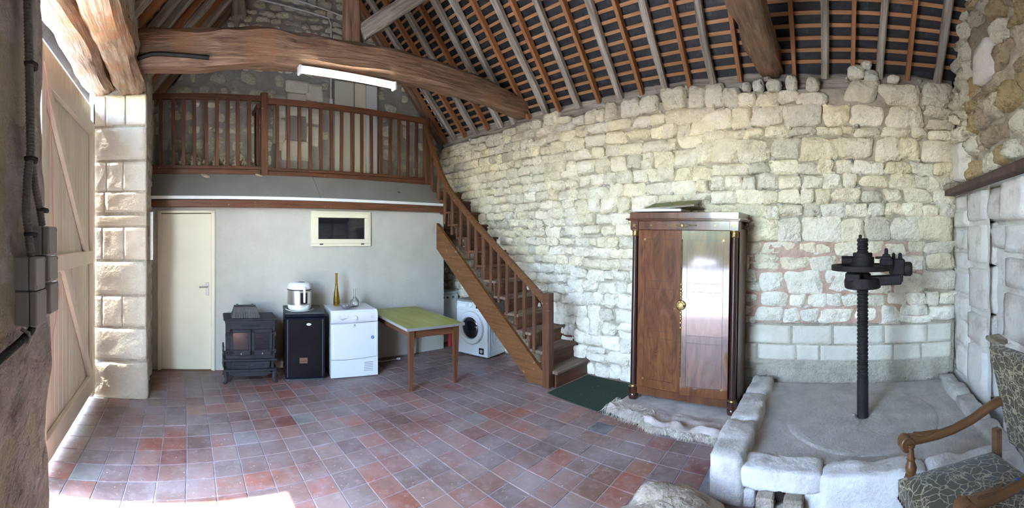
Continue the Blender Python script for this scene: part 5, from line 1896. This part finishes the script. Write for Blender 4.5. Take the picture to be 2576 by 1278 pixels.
# ------------------------------------------------------------------ washing machine under the stairs
def washer():
    t = thing('washing_machine', 'white front loading washing machine under the stairs', 'washing machine', (3.93, 4.715, 0), math.radians(-79.9))
    W, D, Hh = .595, .40, .83
    bx('cabinet', (0, .03 + D / 2, .42), (W, D, .79), M['white'], t, .012)
    bx('top', (0, .2, Hh - .008), (W, .42, .025), M['greyboard'], t, .006)
    bx('front_panel', (0, .014, .36), (W, .035, .66), M['white'], t, .014)
    cp = MB().prism([(.0, .69), (.04, .69), (.04, .83), (.02, .83)], -W / 2, W / 2, 'yz').build('control_panel', M['white'], t)
    rt = (PI / 2 - .14, 0, 0)
    def on(x, z, d=0.0):
        return (x, .0 + (z - .69) / .14 * .02 - d, z)
    text('logo_text', 'SAMSUNG', .018, M['print'], cp, on(-.17, .805, .002), rt)
    bx('drawer', on(-.19, .745, .002), (.15, .008, .05), M['whiteplastic'], cp, .003, (-.14, 0, 0))
    MB().lathe([(.034, 0), (.034, -.004), (.028, -.02), (.022, -.022)], 22, axis='y').build('dial', M['whiteplastic'], cp, on(-.02, .765, 0), (-.14, 0, 0), smooth=True)
    MB().lathe([(.039, 0), (.039, -.002), (.035, -.003)], 22, axis='y').build('dial_ring', M['greyplastic'], cp, on(-.02, .765, 0), (-.14, 0, 0))
    bx('display', on(.13, .762, .004), (.10, .008, .075), M['blackgloss'], cp, .002, (-.14, 0, 0))
    for i in range(4):
        bx('button', on(.23, .79 - i * .02, .001), (.02, .005, .008), M['whitetrim'], cp, .001, (-.14, 0, 0))
    for s in (-1, 1):
        for i in range(5):
            bx('print_line', on(-.02 + s * .06, .795 - i * .013, .001), (.02, .0015, .003), M['print'], cp, 0, (-.14, 0, 0))
    # door
    c = (-.01, 0, .43)
    dr = MB().lathe([(.235, 0), (.24, -.012), (.232, -.03), (.2, -.042), (.165, -.036), (.155, -.01), (.15, .004)], 44, c, axis='y').build('door', M['white'], t, smooth=True)
    MB().lathe([(.247, .0), (.247, -.006), (.24, -.008)], 44, c, axis='y').build('door_ring', M['greyplastic'], dr, smooth=True)
    MB().lathe([(.155, -.012), (.14, -.026), (.1, -.038), (.001, -.044)], 36, c, axis='y').build('porthole', M['darkglass'], dr, smooth=True)
    # filter hatch
    bx('filter_hatch', (.19, -.006, .115), (.09, .006, .09), M['blackgloss'], t, .003)
    MB().lathe([(.026, 0), (.026, -.012), (.02, -.015)], 16, (.195, -.006, .115), axis='y').build('filter_cap', M['greyplastic'], t)
    # embossed side panel, three nested loops
    for k, (a, z0, z1) in enumerate(((.175, .10, .76), (.12, .16, .74), (.065, .235, .72))):
        p = []
        r = .05
        for cx, cz, a0 in ((a - r, z1 - r, 0), (-a + r, z1 - r, 90), (-a + r, z0 + r, 180), (a - r, z0 + r, 270)):
            for s in range(5):
                an = math.radians(a0 + s * 22.5)
                p.append((W / 2 - .001, .225 + cx + r * math.cos(an), cz + r * math.sin(an)))
        MB().tube(p, .007, 8, closed=True).build('side_rib', M['white'], t, smooth=True)
    for sx in (-1, 1):
        for y in (.06, .38):
            MB().lathe([(.02, 0), (.02, .026)], 10, (sx * .25, y, 0)).build('foot', M['darkgrey'], t)
    o = thing('old_machine', 'old grey white machine in the dark gap behind the washing machine', 'washing machine', (4.165, 5.62, 0))
    bx('cabinet', (0, .2, .41), (.42, .4, .82), M['greyplastic2'], o, .01)
    bx('top', (0, .2, .835), (.43, .42, .03), M['greyplastic2'], o, .008)
    cp = bx('control_panel', (0, -.005, .76), (.42, .02, .1), M['greyplastic2'], o, .004)
    for x in (-.1, -.02, .1):
        MB().lathe([(.018, 0), (.014, -.016)], 14, axis='y').build('dial', M['darkgrey'], cp, (x, -.01, .0))
    MB().tube([(-.12, -.02, .86), (-.12, -.03, .7), (-.11, -.025, .4)], .006, 6).build('hose', M['rubber'], o)
    r = MB().lathe([(.036, 0), (.04, .01), (.04, .26), (.025, .3), (.012, .31), (.012, .34)], 16).build('canister', M['red'], None, (4.05, 5.40, 0.006), smooth=True)
    tag(r, 'red canister standing by the end of the partition', 'canister')


M['greyplastic2'] = mat('dusty white enamel', [(.3, (.42, .43, .42)), (.7, (.52, .53, .52))], scale=5, rough=.5)
washer()


# ------------------------------------------------------------------ armchair
def fabric():
    m = bpy.data.materials.new('olive brocade with cream veins')
    m.use_nodes = True
    t = m.node_tree
    b = t.nodes['Principled BSDF']
    b.inputs['Roughness'].default_value = .9
    b.inputs['Sheen Weight'].default_value = .3
    tc = t.nodes.new('ShaderNodeTexCoord')
    nz = t.nodes.new('ShaderNodeTexNoise')
    nz.inputs['Scale'].default_value = 9
    nz.inputs['Detail'].default_value = 3
    t.links.new(tc.outputs['Object'], nz.inputs['Vector'])
    ad = t.nodes.new('ShaderNodeMixRGB')
    ad.blend_type = 'ADD'
    ad.inputs[0].default_value = .10
    t.links.new(tc.outputs['Object'], ad.inputs[1])
    t.links.new(nz.outputs['Color'], ad.inputs[2])
    edges = []
    for sc_ in (15, 32):
        v = t.nodes.new('ShaderNodeTexVoronoi')
        v.feature = 'DISTANCE_TO_EDGE'
        v.inputs['Scale'].default_value = sc_
        t.links.new(ad.outputs[0], v.inputs['Vector'])
        lt = t.nodes.new('ShaderNodeMapRange')
        lt.inputs[1].default_value, lt.inputs[2].default_value = (.024, .05)
        t.links.new(v.outputs[0], lt.inputs[0])
        edges.append(lt.outputs[0])
    # fine network only in patches
    n2 = t.nodes.new('ShaderNodeTexNoise')
    n2.inputs['Scale'].default_value = 7
    t.links.new(tc.outputs['Object'], n2.inputs['Vector'])
    gt = t.nodes.new('ShaderNodeMath')
    gt.operation = 'GREATER_THAN'
    gt.inputs[1].default_value = .5
    t.links.new(n2.outputs[0], gt.inputs[0])
    mxm = t.nodes.new('ShaderNodeMath')
    mxm.operation = 'MAXIMUM'
    t.links.new(edges[1], mxm.inputs[0])
    t.links.new(gt.outputs[0], mxm.inputs[1])
    mu = t.nodes.new('ShaderNodeMath')
    mu.operation = 'MULTIPLY'
    t.links.new(edges[0], mu.inputs[0])
    t.links.new(mxm.outputs[0], mu.inputs[1])
    wv = t.nodes.new('ShaderNodeTexWave')
    wv.inputs['Scale'].default_value = 75
    wv.inputs['Distortion'].default_value = .6
    t.links.new(tc.outputs['Object'], wv.inputs['Vector'])
    rp = ramp(t, [(0, (.036, .029, .012)), (1, (.085, .072, .034))])
    t.links.new(wv.outputs[0], rp.inputs[0])
    mx = t.nodes.new('ShaderNodeMix')
    mx.data_type = 'RGBA'
    mx.inputs['A'].default_value = (.40, .34, .21, 1)
    t.links.new(mu.outputs[0], mx.inputs['Factor'])
    t.links.new(rp.outputs[0], mx.inputs['B'])
    t.links.new(mx.outputs['Result'], b.inputs['Base Color'])
    bp = t.nodes.new('ShaderNodeBump')
    bp.inputs['Strength'].default_value = .4
    bp.inputs['Distance'].default_value = .004
    t.links.new(mu.outputs[0], bp.inputs['Height'])
    t.links.new(bp.outputs[0], b.inputs['Normal'])
    return m


M['brocade'] = fabric()


def pad(name, sx, sy, sz, puff, mat_, parent, loc, rot=(0, 0, 0)):
    """upholstered pad: rounded box with domed top"""
    n = 18
    P, Fc = [], []
    for i in range(n + 1):
        for j in range(n + 1):
            a, b = 2 * i / n - 1, 2 * j / n - 1
            z = sz / 2 + puff * (1 - a ** 4) * (1 - b ** 4)
            e = max(abs(a), abs(b))
            z -= .02 * max(0, (e - .8) / .2) ** 2
            P.append((a * sx / 2, b * sy / 2, z))
    for i in range(n):
        for j in range(n):
            q = i * (n + 1) + j
            Fc.append((q, q + n + 1, q + n + 2, q + 1))
    m = len(P)
    rim = [(i, 0) for i in range(n)] + [(n, j) for j in range(n)] + [(i, n) for i in range(n, 0, -1)] + [(0, j) for j in range(n, 0, -1)]
    for i, j in rim:
        p = P[i * (n + 1) + j]
        P.append((p[0], p[1], -sz / 2))
    L = len(rim)
    for k in range(L):
        a = rim[k][0] * (n + 1) + rim[k][1]
        b = rim[(k + 1) % L][0] * (n + 1) + rim[(k + 1) % L][1]
        Fc.append((a, m + k, m + (k + 1) % L, b))
    Fc.append(tuple(m + k for k in range(L - 1, -1, -1)))
    return MB().add(P, Fc).build(name, mat_, parent, loc, rot, smooth=True, ang=50)


def armchair():
    t = thing('armchair', 'old armchair in olive brocade with carved wooden arms', 'armchair', (1.99, -.70, 0), math.radians(13))
    wd = M['armwood']
    st = pad('seat', .62, .62, .13, .035, M['brocade'], t, (0, -.01, .40))
    bk = pad('backrest', .60, .64, .07, .025, M['brocade'], t, (0, -.395, .79), (math.radians(76), 0, 0))
    bk2 = bx('back_panel', (0, -.44, .79), (.58, .03, .62), M['brocade'], t, .008, (math.radians(-14), 0, 0))
    # nails along seat front and back edge
    nl = MB()
    for i in range(24):
        nl.ell((-.30 + i * .026, .302, .35), (.008, .006, .008), 6, 4)
        nl.ell((.313, -.24 + i * .0225, .35), (.006, .008, .008), 6, 4)
    nl.build('nail_row', M['rustiron'], st, (0, .01, -.40))
    nl = MB()
    for i in range(24):
        nl.ell((-.29 + i * .0252, -.305, .036), (.008, .006, .008), 6, 4)
    nl.build('nail_row', M['rustiron'], bk)
    # frame
    for s in (-1, 1):
        MB().box((s * .275, -.325, .3), (.05, .05, .6), .006).build('back_leg', wd, t)
        # arm: swept with scroll at the front
        q = [(s * .30, -.43, .735), (s * .305, -.36, .745), (s * .31, -.28, .72), (s * .315, -.17, .675), (s * .318, -.05, .645), (s * .318, .06, .635), (s * .315, .16, .64), (s * .312, .235, .648)]
        am = MB().tube(q, [.03, .031, .03, .028, .026, .026, .029, .033], 12)
        a_ = am.build('armrest', wd, t, smooth=True)
        sp = MB()
        sc_ = []
        for k in range(26):
            an = PI / 2 - k * 2 * PI * 1.6 / 25
            r = .04 * (1 - k / 30)
            sc_.append((0, .25 + r * math.cos(an), .632 + r * math.sin(an)))
        sp.lathe([(.036, -.034), (.042, -.028), (.042, .028), (.036, .034)], 24, (0, .25, .632), axis='x')
        for sd in (-1, 1):
            sp.tube([(sd * .034, p[1], p[2]) for p in sc_], .0045, 5)
        sp.build('scroll', wd, a_, (s * .312, 0, 0), smooth=True)
        lf = MB()
        for k in range(6):
            lf.tube([(s * .312 + (k - 2.5) * .008, .2, .672), (s * .312 + (k - 2.5) * .01, .15, .672 - abs(k - 2.5) * .004), (s * .313 + (k - 2.5) * .006, .1 - .01 * k, .66)], .004, 5)
        lf.build('carved_leaf', wd, a_, smooth=True)
        # turned support
        MB().lathe([(.03, .455), (.032, .47), (.022, .478), (.03, .49), (.033, .51), (.024, .535), (.02, .55), (.026, .556), (.02, .562), (.0175, .6), (.016, .615), (.023, .62), (.017, .626), (.02, .634)], 18, (s * .285, .235, 0)).build('arm_support', wd, t, smooth=True)
        MB().box((s * .285, .235, .435), (.062, .062, .05), .008).build('support_block', wd, t)
        MB().lathe([(.02, 0), (.026, .02), (.02, .05), (.028, .12), (.022, .16), (.03, .24), (.03, .34)], 16, (s * .27, .24, 0)).build('front_leg', wd, t, smooth=True)
    MB().box((0, .0, .12), (.5, .04, .04), .006).box((-.27, 0, .12), (.04, .5, .04), .006).box((.27, 0, .12), (.04, .5, .04), .006).build('stretcher', wd, t)
    for y, z in ((-.02, .672),):
        MB().ell((-.318, y, z), (.008, .012, .004), 8, 4).build('blue_dot', M['blue'], t)
        MB().ell((.318, y + .04, z - .01), (.004, .006, .003), 8, 4).build('blue_dot', M['blue'], t)


armchair()


# ------------------------------------------------------------------ insulation scraps on the loft and the ledge
def scraps():
    rg = random.Random(14)
    proto = None
    ords = ['first', 'second', 'third', 'fourth', 'fifth', 'sixth', 'seventh', 'eighth', 'ninth', 'tenth']
    spots = [(-.28, .10), (-.13, .11), (.02, .15), (.18, .17), (.32, .12), (.47, .13), (.60, .12), (.73, .12), (.86, .13), (1.0, .08)]
    for i, (x, s) in enumerate(spots):
        m = MB().ell((0, 0, 0), (1, 1, 1), 18, 12)
        sd = rg.random() * 40
        vv = []
        for p in m.v:
            q = Vector(p)
            q = q * (1 + .75 * fbm(q.x * 2.6 + sd, q.y * 2.6, q.z * 2.6, 4))
            vv.append((q.x * s * .40, q.y * s * .55, max(0, (q.z * .75 + .6)) * s))
        m.v = vv
        o = m.build('insulation_scrap', M['insul'], None, (x, 5.90, 2.71))
        tag(o, 'tan crumbled insulation scrap behind the loft railing, %s from the stone pier' % ords[i], 'scrap', 'insulation scraps behind the railing')
    for x, y, z, s, lab in ((.31, 5.64, 2.60, .055, 'tan insulation scrap lying on the grey sloping board'), (1.05, 5.665, 2.625, .04, 'small tan insulation scrap at the foot of the middle loft post')):
        m = MB().ell((0, 0, 0), (1, 1, 1), 12, 7)
        m.v = [((Vector(p) * (1 + .5 * fbm(p[0] * 2 + x * 9, p[1] * 2, p[2] * 2, 3))).x * s * 1.2, p[1] * s * .5, p[2] * s * .4) for p in m.v]
        o = m.build('insulation_scrap', M['insul'], None, (x, y, z), (.75, .3, 0))
        tag(o, lab, 'scrap')


scraps()
